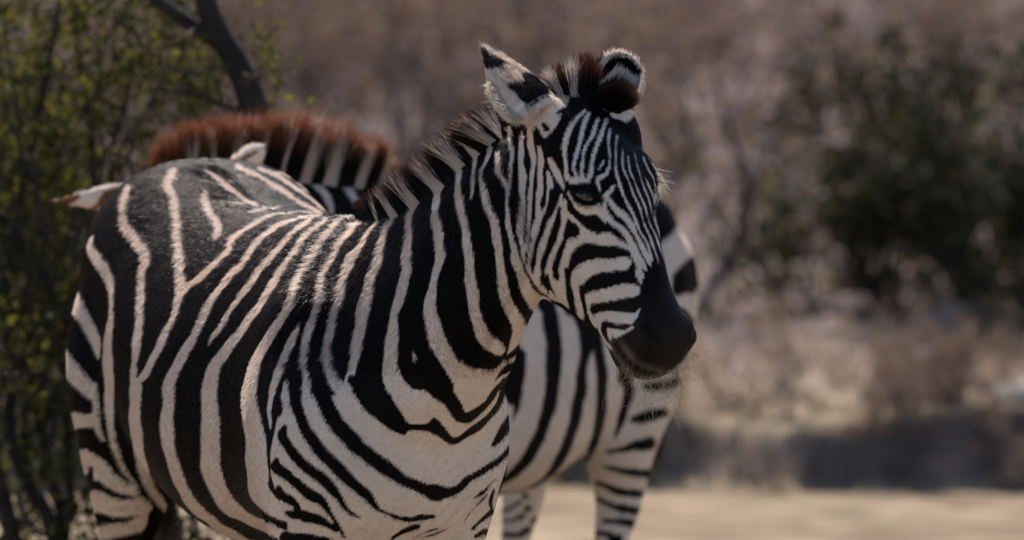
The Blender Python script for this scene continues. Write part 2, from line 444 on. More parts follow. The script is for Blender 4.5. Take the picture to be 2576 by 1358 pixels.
PAT_BODY = '''
# rump and flank, white on black
ws A 1150 430 70 1090 540 85 1150 640 95 1160 760 78 1180 900 78 1180 1040 78 1200 1180 90 I 1200 150 95 1205 250 100 1205 340 110
ws I 1200 380 80 1130 600 60 1050 760 68 960 940 70 880 1090 70 800 1200 60
ws I 1240 350 70 1290 310 62 1410 215 60 1540 95 60 1640 0 55 B 300 1060 58 400 970 50 560 880 38 700 825 28 860 800 20 1000 805 16
ws A 745 560 60 690 680 75 690 800 70 700 900 90 780 1010 108 870 1130 105 885 1240 88 I 870 120 78 845 300 78 832 500 78 815 680 78 790 860 80 768 1050 58 765 1180 70
ws I 790 1220 70 Q 785 -40 112 775 100 110 772 250 105 790 420 110 820 600 90 860 760 90 930 900 88 1000 1000 78 1120 1110 58 1250 1210 40 1370 1290 25
ws A 395 985 25 375 1090 60 420 1180 105 480 1280 110 I 500 160 108 553 280 80 562 400 50 565 500 45 560 600 50 540 720 70 528 850 88 525 1000 95 540 1150 95 540 1300 90 Q 540 150 80 545 300 66 570 420 66 592 520 58 630 620 50 680 720 45 740 810 34 800 890 24
wp I 130 500 235 330 300 440 350 570 460 790 445 985 380 860 280 660 200 555
wp I 100 850 140 850 210 970 330 1120 430 1260 432 1380 370 1350 280 1280 175 1180 120 1050
ws Q 405 -40 60 418 100 52 422 200 66 425 280 80 455 390 44 492 470 8
wp Q 100 170 170 180 300 212 420 205 440 280 410 335 300 335 180 365 100 370
# hind leg
wp Q 205 600 260 540 330 530 450 600 540 680 600 760 730 850 800 895 820 940 760 955 640 930 530 880 450 820 400 808 395 700 355 690 350 750 270 780 180 790
wp Q 250 930 325 930 400 900 480 920 600 970 700 985 830 960 930 1040 900 1100 770 1132 640 1145 560 1140 450 1100 330 1085 250 1085
wp Q 250 1230 320 1230 400 1205 560 1200 680 1190 780 1140 890 1110 860 1250 770 1290 640 1320 500 1345 330 1335 250 1335
# back
ws A 1430 640 60 1450 740 70 1500 840 70 1560 930 80 1530 1020 50
ws B 520 1080 58 650 970 48 800 890 40 950 850 32 1060 825 24
ws B 520 1090 58 J 430 90 58 330 190 62 220 310 66 130 430 70 70 530 70 0 690 74 I 1250 880 88 1180 1000 95 1120 1120 100 1080 1240 110 Q 1080 130 112 1062 260 120 1068 420 124 1092 560 112 1132 700 110 1190 850 110 1270 1000 105 1350 1090 98 1450 1170 90 1560 1260 95 1680 1330 95 1800 1390 95
ws B 1080 840 28 1000 880 40 880 970 45 760 1090 52 J 680 50 60 560 170 60 480 290 60 400 390 55 300 520 50 200 680 48 130 780 42 80 865 12
ws B 1170 860 38 1080 930 48 960 1030 55 J 850 60 58 800 130 62 720 240 70 640 370 70 540 510 70 440 640 76 330 790 85 230 920 100 150 1030 115 112 1140 128 92 1250 140 R 92 80 152 100 250 165 102 400 170 98 550 180 105 700 178 142 830 168 200 950 158 270 1050 148 400 1140 108 560 1220 98 780 1320 90
ws B 1340 830 38 1260 900 52 1160 1010 64 J 1050 30 78 980 150 74 900 300 65 860 430 70 780 560 80 700 680 85 620 800 90 550 920 100 500 1040 110 470 1150 120 450 1270 140 R 448 60 150 452 150 150 482 300 165 505 450 185 512 600 190 522 750 195 535 900 185 600 1000 165 700 1090 130 800 1150 90
ws J 910 655 22 870 740 58 820 850 75 780 950 70 730 1060 84 700 1150 70 660 1260 60 R 640 80 50 630 200 40 640 330 18
ws J 785 1190 40 780 1300 78 R 770 60 82 775 150 80
ws B 1470 860 58 1380 960 66 1290 1070 58 J 1180 140 58 1120 300 64 1090 430 70 1040 580 74 990 720 74 960 850 70 945 980 75 942 1100 80 960 1220 90 990 1358 105 R 990 200 90
ws B 1500 815 20 1570 820 24 1640 845 28 1625 885 34 1550 960 44 1470 1090 60 J 1380 90 88 1330 200 80 1290 370 75 1240 520 80 1200 680 80 1170 830 85 1165 960 90 1180 1080 86 1230 1200 110 1310 1290 140
ws E 432 785 58 390 860 58 342 930 60 310 1050 70 270 1200 84 K 230 180 82 200 260 86 160 420 108 110 650 108 70 850 94 40 1000 80 10 1120 76 -20 1230 90 -60 1300 120
ws B 80 430 40 230 530 44 390 660 40 540 740 34
ws B 480 800 28 600 772 28 720 755 24
ws B 330 390 50 500 470 46 700 590 50 900 720 44 1060 800 34
ws B 180 545 14 300 600 20 400 640 16
ws B 200 700 12 330 720 18 470 715 14
ws A 1500 560 10 1600 520 16 1690 530 12
ws B 520 400 48 700 480 46 880 600 42 1050 730 36 1150 800 30
ws B 700 430 30 860 520 28 1000 640 26 1120 760 24
# neck
ws E 612 690 66 572 775 50 550 880 60 545 1000 70 525 1150 80 K 520 150 90 490 300 95 450 430 90 410 570 76 392 700 90 382 850 120 366 1000 130 372 1100 150 425 1250 185 560 1390 220
ws E 832 540 58 800 600 58 780 720 74 790 850 80 810 1000 88 822 1150 90 K 815 60 78 780 200 66 750 330 80 732 450 100 732 570 120 762 700 140 812 850 150 880 980 150 970 1100 180 1080 1200 240
ws E 1000 400 48 990 500 60 990 620 78 1010 760 70 1040 900 70 1060 1050 80 K 1080 60 82 1090 250 104 1110 400 104 1132 560 100 1172 700 110 1240 810 128 1320 880 128 1350 900 110
ws E 1150 270 38 1130 380 40 1125 500 34 1105 650 14
ws E 1300 160 38 1232 320 34 1202 440 38 1210 580 58 1250 720 68 1300 850 78 1330 1000 78 1345 1150 75 K 1350 60 76 1370 200 80 1385 350 98 1425 480 108 1482 590 108 1530 680 120 1520 800 90 1470 910 50
ws E 1330 250 48 1350 400 40 1420 570 40 1430 700 26 1430 850 48 1460 1000 60 1500 1150 78 K 1500 60 90 1540 180 98 1580 300 108 1640 420 118 1690 490 110 1800 440 60
wp K 1470 750 1560 672 1650 655 1700 600 1790 470 1811 500 1690 720 1560 920 1400 1070 1380 1010 1420 950 1440 880
wp K 860 960 1000 1000 1100 1060 1250 1082 1310 1070 1400 1000 1480 960 1640 760 1560 960 1440 1110 1390 1180 1330 1290 1250 1390 960 1390 940 1240
# chest and shoulder: white ground
wq R 760 40 1000 60 1811 0 S 960 0 1330 0 1460 0 1560 260 1420 680 1350 900 1330 1420 R 790 1420 795 1150 700 960 640 760 638 560 690 300
bs J 880 1000 60 900 1180 90 R 850 -40 100 865 60 105 885 160 105 930 300 105 1000 420 110 1080 540 120 1200 660 120 1320 780 112 1430 880 105 1520 960 90 1575 1030 60 1650 1095 36 1780 1150 40 S 560 1170 45 640 1155 60 760 1140 40
bs J 1060 1180 110 R 1070 -10 130 1120 80 135 1170 190 148 1260 330 155 1380 460 150 1500 570 140 S 280 670 140 420 770 120 560 850 100 690 900 110 780 930 160 900 920 90 1010 870 66 1080 800 66 1220 720 62 1340 640 55 1430 540 44 1490 410 28
bp K -30 1180 30 1130 330 1268 S 400 100 460 190 530 295 600 305 700 300 720 280 770 245 860 340 920 415 980 420 1080 340 1230 230 1330 100 1365 -20 1400 0 1400 50 1350 170 1280 250 1180 360 1060 430 960 490 900 490 800 420 700 375 620 365 530 370 500 405 430 390 350 350 250 270 130 180 60 70 30 0
bp K 450 1050 500 1150 560 1200 700 1290 760 1340 S 850 130 900 200 960 280 1060 300 1120 270 1230 170 1330 40 1320 -20 1290 30 1210 110 1080 190 1040 190 1010 120 970 60 940 0 K 930 1200 840 1050 760 940 600 900
bs S 1290 500 36 1350 430 80 1420 310 82 1462 200 62 1458 60 30
bs R 765 320 40 750 420 95 830 550 90 920 660 100 1050 760 108 1160 850 100 1240 950 75 1300 1040 55 1370 1110 34 1455 1168 8
bs R 690 620 40 690 700 98 780 760 92 880 850 95 980 930 100 1080 990 90 1150 1070 58 1210 1160 38 1250 1240 40 1310 1330 20
bs R 710 890 50 745 950 88 820 1000 85 880 1060 60 885 1105 80 980 1150 98 1100 1182 85 1180 1230 58 1240 1270 36
bs R 790 1110 40 850 1125 76 890 1120 80
bs R 780 1340 120 950 1345 95 1100 1352 70 1200 1370 50
bs R 700 60 66 712 180 70 672 280 40 652 420 22
bs S 1110 985 6 1190 930 34 1225 908 18 1330 790 8
bs S 1030 1190 6 1110 1080 12 1240 950 14
bs S 1110 1255 24 1200 1170 40 1262 1112 46 1295 1095 60
bs S 1140 1325 34 1220 1280 50 1300 1265 52
bs S 380 1345 26 480 1280 48 590 1240 50 622 1228 26
bs S 560 1345 6 700 1280 14 800 1250 6
bs S 620 1350 5 740 1310 12 880 1260 5
bs S 1290 1100 30 1275 1000 30 1300 900 20
# throat lines
bs K 1420 985 44 1520 885 40 1620 785 34 1690 685 20
bs K 1310 1180 12 1400 1080 54 1480 1010 36
bs K 1260 1350 50 1350 1230 40 1400 1160 30
bs K 1660 640 30 1720 580 44 1780 500 24
ws K 570 930 24 590 980 26
'''
PAT_HEAD = '''
bq G -60 60 20 -40 120 -60 D 60 880 560 560 860 480 1180 600 G 1350 250 1440 350 1520 560 1440 800 1460 950 M 1560 0 1680 350 1780 600 1811 750 1760 920 1600 1110 1400 1180 1200 1150 1080 1020 980 860 780 650 600 520 450 450 330 400 230 200 170 40 G 120 1080 60 900 40 640 -20 420 -50 250
ws G -30 250 48 0 400 42 60 570 40 65 700 30 70 850 46 110 980 58 150 1120 70 205 1260 80 M 260 240 70 320 340 60 400 420 70
ws G 85 30 40 92 150 36 102 280 35 90 430 36 62 560 44
ws G 190 60 40 190 200 45 192 350 50 205 480 80 212 600 80 200 720 90 185 850 70 180 1000 55 192 1130 60 215 1250 60 M 240 200 55 300 300 50 380 400 40
ws G 265 20 50 270 100 60 282 200 66 302 330 40 290 450 36 275 600 40 265 750 40 250 900 50 228 1040 55 205 1110 50
ws G 350 200 30 372 330 56 360 450 50 360 600 55 335 720 55 345 850 88 312 950 80 275 1060 70 255 1180 60 245 1300 60 M 290 270 50
ws G 430 430 30 455 560 58 442 700 60 402 800 60 370 870 60
ws G 450 320 50 500 400 62 540 490 50 575 570 30
ws G 560 630 26 545 700 42 505 800 45 462 900 68 422 1000 70 382 1100 70 352 1220 70 340 1350 60 M 330 180 62 340 290 50 400 380 50
ws G 575 700 60 582 850 60 562 950 50 540 1050 50 492 1150 60 462 1260 55 445 1350 60 M 450 60 70 440 170 70 470 290 70
wp G 600 770 660 820 770 930 880 982 980 970 1050 1010 1130 1068 1190 1112 1215 1160 1150 1125 1050 1092 920 1082 760 1070 680 1120 640 1180 612 1290 590 1370 M 585 200 590 300 600 420 622 530 560 480 470 450 430 420 470 330 540 240 G 520 1300 530 1240 570 1120 612 1030 700 1012 722 960 700 900 622 850
wp M 655 190 720 130 800 92 900 80 1000 86 1100 60 1180 80 1192 110 1160 168 1100 182 1000 190 900 202 830 232 760 292 722 350 722 420 742 480 760 540 752 625 700 592 680 500 652 420 632 330
wp M 760 412 830 372 950 350 1080 312 1180 310 1240 320 1265 350 1250 410 1150 430 1050 450 900 476 830 486 812 540 850 600 882 685 860 700 820 640 790 560 770 480
wp M 850 582 940 556 1050 560 1160 576 1220 570 1272 534 1222 640 1180 668 1060 668 980 650 932 646 912 690 920 750 960 820 1012 882 1000 900 940 830 890 720 860 640
wp M 968 712 1040 710 1120 730 1200 690 1212 700 1140 750 1060 790 1032 800 1020 758 1000 825 978 780
bs M 960 640 14 955 700 30 962 770 24 1000 850 16
ws G 1040 540 4 990 600 40 950 640 44 990 680 44 1050 760 60 1130 830 55 1200 920 50 1240 1010 40 1290 1110 45 1340 1200 44 1362 1275 14
ws G 945 690 26 960 790 40 1010 870 50 1090 930 55 1150 1000 60 1200 1080 55 1250 1180 50 1300 1270 44 1332 1315 14
wp G 655 690 740 730 800 735 860 710 905 720 935 760 948 830 972 892 940 870 900 825 850 803 780 812 720 792 672 745
ws G 620 600 24 640 660 24 680 720 24
ws G 1180 1105 26 1210 1180 40 1262 1290 44 M 1250 200 46 1272 270 36 1290 325 6
ws M 1200 20 26 1260 140 34 1300 260 10
bs G 110 700 70 118 820 66 132 950 50 160 1080 26 205 1240 18 M 240 200 18 290 300 26 350 370 34 425 425 16
bs G 240 500 14 242 700 22 226 850 24 215 1000 14 204 1060 5
bs G 325 450 24 312 650 30 302 800 32 285 900 20 256 1050 16 236 1180 15 222 1310 10
bs G 480 600 60 440 750 50 400 880 48 352 1010 44 322 1120 44 302 1230 38 292 1310 28 M 300 100 36 306 180 12
bs G 540 750 26 512 870 48 480 980 58 450 1080 54 412 1180 54 392 1290 50 M 402 90 46 388 185 20
bp G 605 858 690 912 722 985 690 1003 625 1028 590 1060 570 1000
bs G 590 1040 50 560 1110 58 522 1200 58 498 1300 58 M 532 50 56 502 180 40 488 255 12
bs M 598 180 44 622 330 48 652 450 38 642 525 14
bs M 730 330 36 746 430 38 772 540 38 792 645 14
bs M 425 215 14 450 310 22 492 400 10
# forehead
ws D 770 770 19.7 685 850 39.4 605 1000 47.6 582 1100 47.6 590 1200 36.1 600 1300 32.8 G 592 400 32.8 605 470 41.0 640 500 32.8
ws D 800 800 27.9 760 900 39.4 722 1050 39.4 690 1180 31.2 660 1300 23.0 G 665 400 19.7 690 455 29.5
ws D 890 850 27.9 830 1000 31.2 770 1120 27.9 742 1260 23.0 G 735 420 31.2 742 465 41.0
ws D 965 850 27.9 920 980 34.4 870 1100 36.1 832 1250 36.1 G 830 380 36.1 812 450 41.0 790 505 32.8
ws D 995 930 14.8 982 1080 18.0 995 1200 14.8 988 1290 23.0 G 990 380 18.0 960 440 32.8 900 472 37.7 880 510 31.2 902 570 23.0 910 625 11.5
ws D 942 1205 4.9 920 1260 14.8 895 1310 11.5
ws D 1062 1000 11.5 1045 1150 16.4 1050 1300 16.4 G 1060 450 19.7 1078 530 27.9 1112 620 27.9 1152 700 24.6 1200 800 24.6 1242 900 23.0 1292 1000 20.5 1342 1100 19.7 1385 1225 11.5
ws D 1112 1100 8.2 1110 1250 13.1 G 1120 400 14.8 1160 500 16.4 1210 620 16.4 1262 750 16.4 1312 900 16.4 1362 1030 16.4 1420 1180 14.8 1435 1265 6.6
ws G 1160 280 6.6 1180 420 14.8 1230 540 14.8 1282 660 14.8 1330 800 14.8 1372 920 13.1 1432 1060 14.8 1482 1200 13.1 1495 1275 4.9
ws G 1222 260 4.9 1250 400 12.3 1292 520 13.1 1340 660 13.1 1382 800 12.3 1422 930 11.5 1482 1080 12.3 1530 1220 11.5 1542 1320 4.9
ws G 1290 270 4.9 1330 380 14.8 1390 480 16.4 1412 580 16.4 1400 690 9.8
ws G 1342 290 4.9 1400 380 16.4 1438 480 18.0 1445 600 16.4 1420 720 14.8 1398 800 6.6
ws G 1310 470 4.9 1360 570 14.8 1390 660 11.5 1402 800 9.8 1432 930 9.8 1492 1060 9.8 1560 1250 9.8 1572 1320 4.9
ws G 1405 870 6.6 1460 990 8.2 1530 1130 8.2 1590 1280 6.6
wp G 628 488 680 464 760 464 805 490 812 520 740 518 640 530
bp G 600 540 690 528 800 556 870 606 935 668 905 712 780 732 690 702 640 645
# face in front of the ears: pale, spotted
wp D 280 640 480 600 600 660 560 760 540 860 420 1010 330 960 250 880
bs D 400 900 50 425 935 60
bs D 320 930 26 350 990 40 330 1010 20
bs D 520 800 20 590 740 44 560 770 40
bs D 470 740 14 520 700 22
# right-hand picture ear (its hollow faces us)
wq D 850 420 960 260 1100 200 1240 280 1330 480 1310 640 1230 800 1150 880 1010 830 990 780 820 720 840 600
bp D 985 320 1060 288 1160 300 1240 380 1285 470 1200 452 1150 405 1060 372 1010 420 900 520 860 540 900 440
bp D 740 660 880 562 960 512 1050 490 1150 540 1232 620 1230 730 1120 765 960 755 820 725
# left-hand picture ear
wq C 1120 120 1200 110 1300 230 1500 340 1811 540 D 620 640 560 700 420 820 280 930 200 890 60 880 -60 760 -120 600 -180 400
bp C 1185 205 1245 235 1300 300 1432 350 1402 400 1255 402 1210 340
bp D 80 562 225 545 230 465 300 470 480 595 470 620 360 650 300 690 230 715 180 660 120 600
'''
PAT_Z2 = '''
bs M 420 430 100 460 650 150 480 800 150 490 950 150 480 1100 140 T 470 0 130 440 150 122 400 300 112 340 450 110 260 600 110 160 720 90 60 800 66 -20 845 50
bs M 640 520 60 760 720 110 790 850 135 760 980 90 740 1120 90 T 730 0 112 700 150 110 670 300 100 622 450 100 572 570 90 500 700 78 410 800 48 300 870 22 150 912 16 0 930 14
bs M 860 700 80 900 950 100 920 1100 100 T 922 0 100 916 150 98 900 300 90 860 450 80 800 600 48 700 700 24 600 775 12
bs M 150 950 170 150 1150 150 T 160 0 95 150 150 50 120 260 20
bs M 1140 1100 80 1160 1250 90 T 1165 0 110 1150 100 90 1092 280 70 1040 430 22
bs M 1320 1230 70 1420 1235 100 1540 1215 90 1600 1180 80
bs T 1200 270 50 1320 240 110 1480 205 95
bs T 975 560 26 1130 530 60 1240 500 100 1360 475 115
bs T 930 690 24 1080 720 50 1200 748 72 1340 750 84
bs T 880 830 44 1000 890 60 1150 930 72 1310 942 84
bs T 880 990 40 1030 1050 60 1130 1080 78 1250 1095 84
bs T 950 1180 50 1080 1190 70 1200 1208 80
bs T 840 1290 60 930 1300 60 1080 1335 66
bp G 1300 600 1500 590 1570 720 1605 830 1585 930 1480 1052 1380 1100
bp M 1560 220 1600 180 1720 60 1800 40 1800 330 1660 405 1560 400
bp M 1560 560 1660 520 1760 640 1700 700 1560 700
bs S 1290 1090 30 1420 1080 30 1530 1020 40
bs S 1290 1170 14 1450 1180 26 1570 1140 44
bs S 1280 1300 40 1500 1312 58 1620 1260 60
bs S 1580 955 40 1605 975 40
bs S 1600 1080 58 1625 1068 54
bs S 1660 1185 58 1690 1165 50
bs S 1700 1295 58 1730 1270 54
bq A -100 500 900 300 B 100 250 1500 250 1811 500 1700 900 1000 1000 A 700 900
ws B 1020 500 95 1100 590 72 1160 680 58 1190 790 36
ws B 1240 490 85 1330 570 70 1390 660 56 1430 740 40
ws B 1460 480 60 1560 560 50 1640 650 40
ws B 810 420 80 840 500 70 920 600 60
ws B 590 400 70 640 500 60
wq A -60 600 300 560 760 520 760 760 400 900 -60 760
bp A 40 690 150 655 285 625 160 742 100 735
bp A 480 602 700 560 690 660 500 722 370 772 440 690
wq B 200 330 480 190 620 180 610 400 520 420 240 400
bs B 300 345 26 430 285 40 510 240 30
'''

# barrel stripes of the second zebra where the first one stands in front of it (2576-pixel readings: u, v, width)
HID_Z2 = [[(1290, 1000, 40), (1230, 850, 45), (1180, 700, 45), (1140, 560, 40), (1130, 455, 34)], [(1374, 765, 46), (1330, 650, 44), (1290, 560, 40), (1270, 450, 34)],
          [(1436, 775, 40), (1420, 650, 44), (1390, 560, 42), (1370, 440, 34)], [(1497, 825, 40), (1500, 700, 46), (1480, 580, 44), (1450, 440, 34)],
          [(1574, 950, 40), (1585, 820, 48), (1570, 680, 46), (1540, 560, 42), (1520, 440, 34)], [(1645, 900, 40), (1660, 800, 46), (1640, 640, 46), (1600, 520, 40), (1580, 430, 34)],
          [(1200, 1220, 36), (1150, 1000, 45), (1090, 800, 46), (1050, 640, 44), (1040, 490, 36)], [(1110, 1250, 36), (1040, 1000, 46), (985, 800, 46), (955, 640, 44), (950, 500, 36)],
          [(1000, 1220, 36), (930, 950, 46), (880, 760, 46), (860, 580, 44)], [(880, 1100, 40), (800, 900, 44), (770, 740, 44), (770, 560, 40)], [(760, 960, 40), (700, 800, 42), (680, 660, 40), (690, 540, 40)],
          [(640, 860, 36), (600, 740, 38), (590, 640, 36), (600, 540, 36)], [(540, 820, 30), (500, 700, 34), (500, 560, 34)]]
# ------------------------------------------------------------------ materials for hide and hair
def nodes(mat):
    mat.use_nodes = True
    return mat.node_tree.nodes, mat.node_tree.links
def ramp(nt, fac, stops):
    r = nt.new('ShaderNodeValToRGB')
    el = r.color_ramp.elements
    while len(el) < len(stops): el.new(.5)
    for e, (p, c) in zip(el, stops):
        e.position = p; e.color = (*c, 1)
    return r
WHITE_HAIR = np.array([.73, .615, .525]); BLACK_HAIR = np.array([.0048, .0036, .0044]); MUZZLE = np.array([.010, .007, .006])
def hide_material():
    m = bpy.data.materials.new('zebra_hide'); nt, lk = nodes(m)
    bs = nt['Principled BSDF']
    at = nt.new('ShaderNodeAttribute'); at.attribute_name = 'hide'
    no = nt.new('ShaderNodeTexNoise'); no.inputs['Scale'].default_value = 18; no.inputs['Detail'].default_value = 6
    tc = nt.new('ShaderNodeTexCoord'); lk.new(tc.outputs['Object'], no.inputs['Vector'])
    mr = nt.new('ShaderNodeMapRange'); mr.inputs['To Min'].default_value = .78; mr.inputs['To Max'].default_value = 1.12
    lk.new(no.outputs['Fac'], mr.inputs['Value'])
    mx = nt.new('ShaderNodeMix'); mx.data_type = 'RGBA'; mx.blend_type = 'MULTIPLY'; mx.inputs['Factor'].default_value = 1
    lk.new(at.outputs['Color'], mx.inputs[6]); lk.new(mr.outputs['Result'], mx.inputs[7])
    lk.new(mx.outputs[2], bs.inputs['Base Color'])
    bs.inputs['Roughness'].default_value = .5
    gl = nt.new('ShaderNodeAttribute'); gl.attribute_name = 'gloss'; lk.new(gl.outputs['Fac'], bs.inputs['Specular IOR Level'])
    n2 = nt.new('ShaderNodeTexNoise'); n2.inputs['Scale'].default_value = 420; n2.inputs['Detail'].default_value = 3
    lk.new(tc.outputs['Object'], n2.inputs['Vector'])
    bp = nt.new('ShaderNodeBump'); bp.inputs['Strength'].default_value = .35; bp.inputs['Distance'].default_value = .002
    lk.new(n2.outputs['Fac'], bp.inputs['Height']); lk.new(bp.outputs['Normal'], bs.inputs['Normal'])
    return m
def hair_material(name, rough=.42, spec=.5, trans=.3, shine=False):
    m = bpy.data.materials.new(name); nt, lk = nodes(m)
    bs = nt['Principled BSDF']; out = nt['Material Output']
    at = nt.new('ShaderNodeAttribute'); at.attribute_name = 'hair'
    lk.new(at.outputs['Color'], bs.inputs['Base Color'])
    bs.inputs['Roughness'].default_value = rough; bs.inputs['Specular IOR Level'].default_value = spec
    if shine:
        sh = nt.new('ShaderNodeAttribute'); sh.attribute_name = 'shine'; lk.new(sh.outputs['Fac'], bs.inputs['Specular IOR Level'])
    tr = nt.new('ShaderNodeBsdfTranslucent'); lk.new(at.outputs['Color'], tr.inputs['Color'])
    mx = nt.new('ShaderNodeMixShader'); mx.inputs[0].default_value = trans
    lk.new(bs.outputs[0], mx.inputs[1]); lk.new(tr.outputs[0], mx.inputs[2]); lk.new(mx.outputs[0], out.inputs['Surface'])
    return m
M_HIDE = hide_material()
M_COAT = hair_material('zebra_coat_hair', .27, .13, .45, True)
M_MANE = hair_material('zebra_mane_hair', .36, .2, .40)

def make_hair(name, pts, rad, col, mat, parent, origin, shine=None):
    """pts (n,k,3) world, rad (n,k), col (n,k,3)"""
    n, k = pts.shape[:2]
    hc = bpy.data.hair_curves.new(name)
    hc.add_curves([k]*n)
    hc.position_data.foreach_set('vector', (pts - origin).astype(np.float32).ravel())
    a = hc.attributes.get('radius') or hc.attributes.new('radius', 'FLOAT', 'POINT')
    a.data.foreach_set('value', rad.astype(np.float32).ravel())
    c = hc.attributes.new('hair', 'FLOAT_COLOR', 'POINT')
    c.data.foreach_set('color', np.concatenate([col, np.ones((n, k, 1))], -1).astype(np.float32).ravel())
    if shine is not None:
        s_ = hc.attributes.new('shine', 'FLOAT', 'POINT'); s_.data.foreach_set('value', np.repeat(shine, k).astype(np.float32))
    o = bpy.data.objects.new(name, hc); COL.objects.link(o); o.data.materials.append(mat); o.parent = parent
    return o

def bvh_of(co, li):
    return BVHTree.FromPolygons(co.tolist(), li.reshape(-1, 4).tolist())
CAMP = Vector((0, CAM_Y, CAM_Z))
def hit(bvh, u, v):
    d = Vector(P(u, v, 0.0)) - CAMP
    return bvh.ray_cast(CAMP, d.normalized())
def normals_of(co, li):
    q = li.reshape(-1, 4)
    fn = np.cross(co[q[:, 2]]-co[q[:, 0]], co[q[:, 3]]-co[q[:, 1]])
    vn = np.zeros_like(co)
    for a in range(3):
        for k in range(4):
            vn[:, a] += np.bincount(q[:, k], fn[:, a], len(co))
    return vn/np.maximum(np.linalg.norm(vn, axis=1, keepdims=True), 1e-12)

def dent(co, nm, pts, r, depth):
    """press (depth > 0) or raise the skin around points"""
    for p in pts:
        d2 = ((co-p)**2).sum(1)/(r*r)
        k = d2 < 1
        co[k] -= nm[k]*(depth*(1-d2[k])**2)[:, None]
    return co

def smooth_noise(p, f, seed):
    """cheap 3-D value noise from a few sine waves"""
    r = np.random.default_rng(seed); s = 0
    for i in range(5):
        k = r.normal(size=3); k = k/np.linalg.norm(k)*f*(.6+.35*i)
        s = s + np.sin(p @ k + r.uniform(0, 6.28))
    return s/5

def paint(co, li, nm, coat, fr, Hf, neck, bvh):
    """stripe value per vertex: read where the photograph shows it, mirrored or banded elsewhere"""
    n = len(co)
    view = co - np.array(CAMP); dist = np.linalg.norm(view, axis=1); view /= dist[:, None]
    facing = (view*nm).sum(1)
    uv = proj(co)
    inside = (uv[:, 0] > 2) & (uv[:, 0] < 2574) & (uv[:, 1] > 2) & (uv[:, 1] < 1356)
    cand = np.where((facing < -.01) & inside)[0]
    vis = np.zeros(n, bool)
    for i in cand:
        h = bvh.ray_cast(CAMP, Vector(view[i]))
        if h[0] is not None and h[3] > dist[i]-.016: vis[i] = True
    val = np.zeros(n, np.float32)
    val[vis] = coat.sample(uv[vis])
    hid = np.where(~vis)[0]
    ph = co[hid]
    # mirror plane of the nearest body station
    st_c, st_l = [], []
    R = catmull(neck_rows(neck), 3)
    for r in R: st_c.append((r[:3]+r[3:6])/2); st_l.append(unit(r[6:9]))
    for x in np.linspace(-1.2, .1, 14): st_c.append(fr(x, 0, .95)); st_l.append(fr.l)
    for t in np.linspace(.0, .5, 6): st_c.append(Hf(t, -.08, 0)); st_l.append(Hf.l)
    st_c, st_l = np.array(st_c), np.array(st_l)
    best = np.argmin(((ph[:, None, :]-st_c[None])**2).sum(-1), 1)
    off = ((ph-st_c[best])*st_l[best]).sum(1)
    mir = ph - 2*off[:, None]*st_l[best]
    vi = np.where(vis)[0][::2]
    kd = KDTree(len(vi))
    for k, i in enumerate(vi): kd.insert(co[i], k)
    kd.balance()
    loc = fr.local(ph)
    band = np.where(loc[:, 2] < .66, np.sin(loc[:, 2]*6.283/.075 + 1.2*np.sin(loc[:, 0]*9)), np.sin((loc[:, 0]+.25*loc[:, 2])*6.283/.115 + 1.1*smooth_noise(ph, 6, 5)))*5 + .6
    res = band
    for k in range(len(hid)):
        c, j, d = kd.find(ph[k])
        if d < .012: res[k] = val[vi[j]]; continue
        c, j, d = kd.find(mir[k])
        if d < .03: res[k] = val[vi[j]]
    val[hid] = res
    return val, vis, uv

def flow_field(p, nm, fr, Hf, neck, ears):
    """lie of the hair, tangent to the skin"""
    f = np.tile(-fr.h*.75 - Up*.55, (len(p), 1))
    loc = fr.local(p)
    front = np.clip((loc[:, 0]-.05)/.2, 0, 1)[:, None]
    f = f*(1-front) + front*(-Up*1.0 - fr.h*.15)
    f = f + np.outer(np.sign(loc[:, 1])*.4, fr.l)
    f[loc[:, 2] < .62] = -Up
    h = Hf.local(p)
    w = np.clip((h[:, 0]+.04)/.06, 0, 1)*np.clip((.13-np.abs(h[:, 2]))/.01, 0, 1)*(h[:, 1] > -.36)
    w = (w*(np.linalg.norm(p-Hf(.2, -.1, 0), axis=1) < .42*Hf.k))[:, None]
    f = f*(1-w) + w*(Hf.a*.9 - Hf.d*.25)
    for e0, e1 in ears:
        ax = e1-e0; s = np.clip(((p-e0) @ ax)/(ax @ ax), 0, 1.1)
        d = np.linalg.norm(p-e0-s[:, None]*ax, axis=1)
        k = (d < .075) & (s > .12)
        f[k] = unit(ax)
    f = f - nm*(f*nm).sum(1, keepdims=True)
    return f/np.maximum(np.linalg.norm(f, axis=1, keepdims=True), 1e-9), w[:, 0]

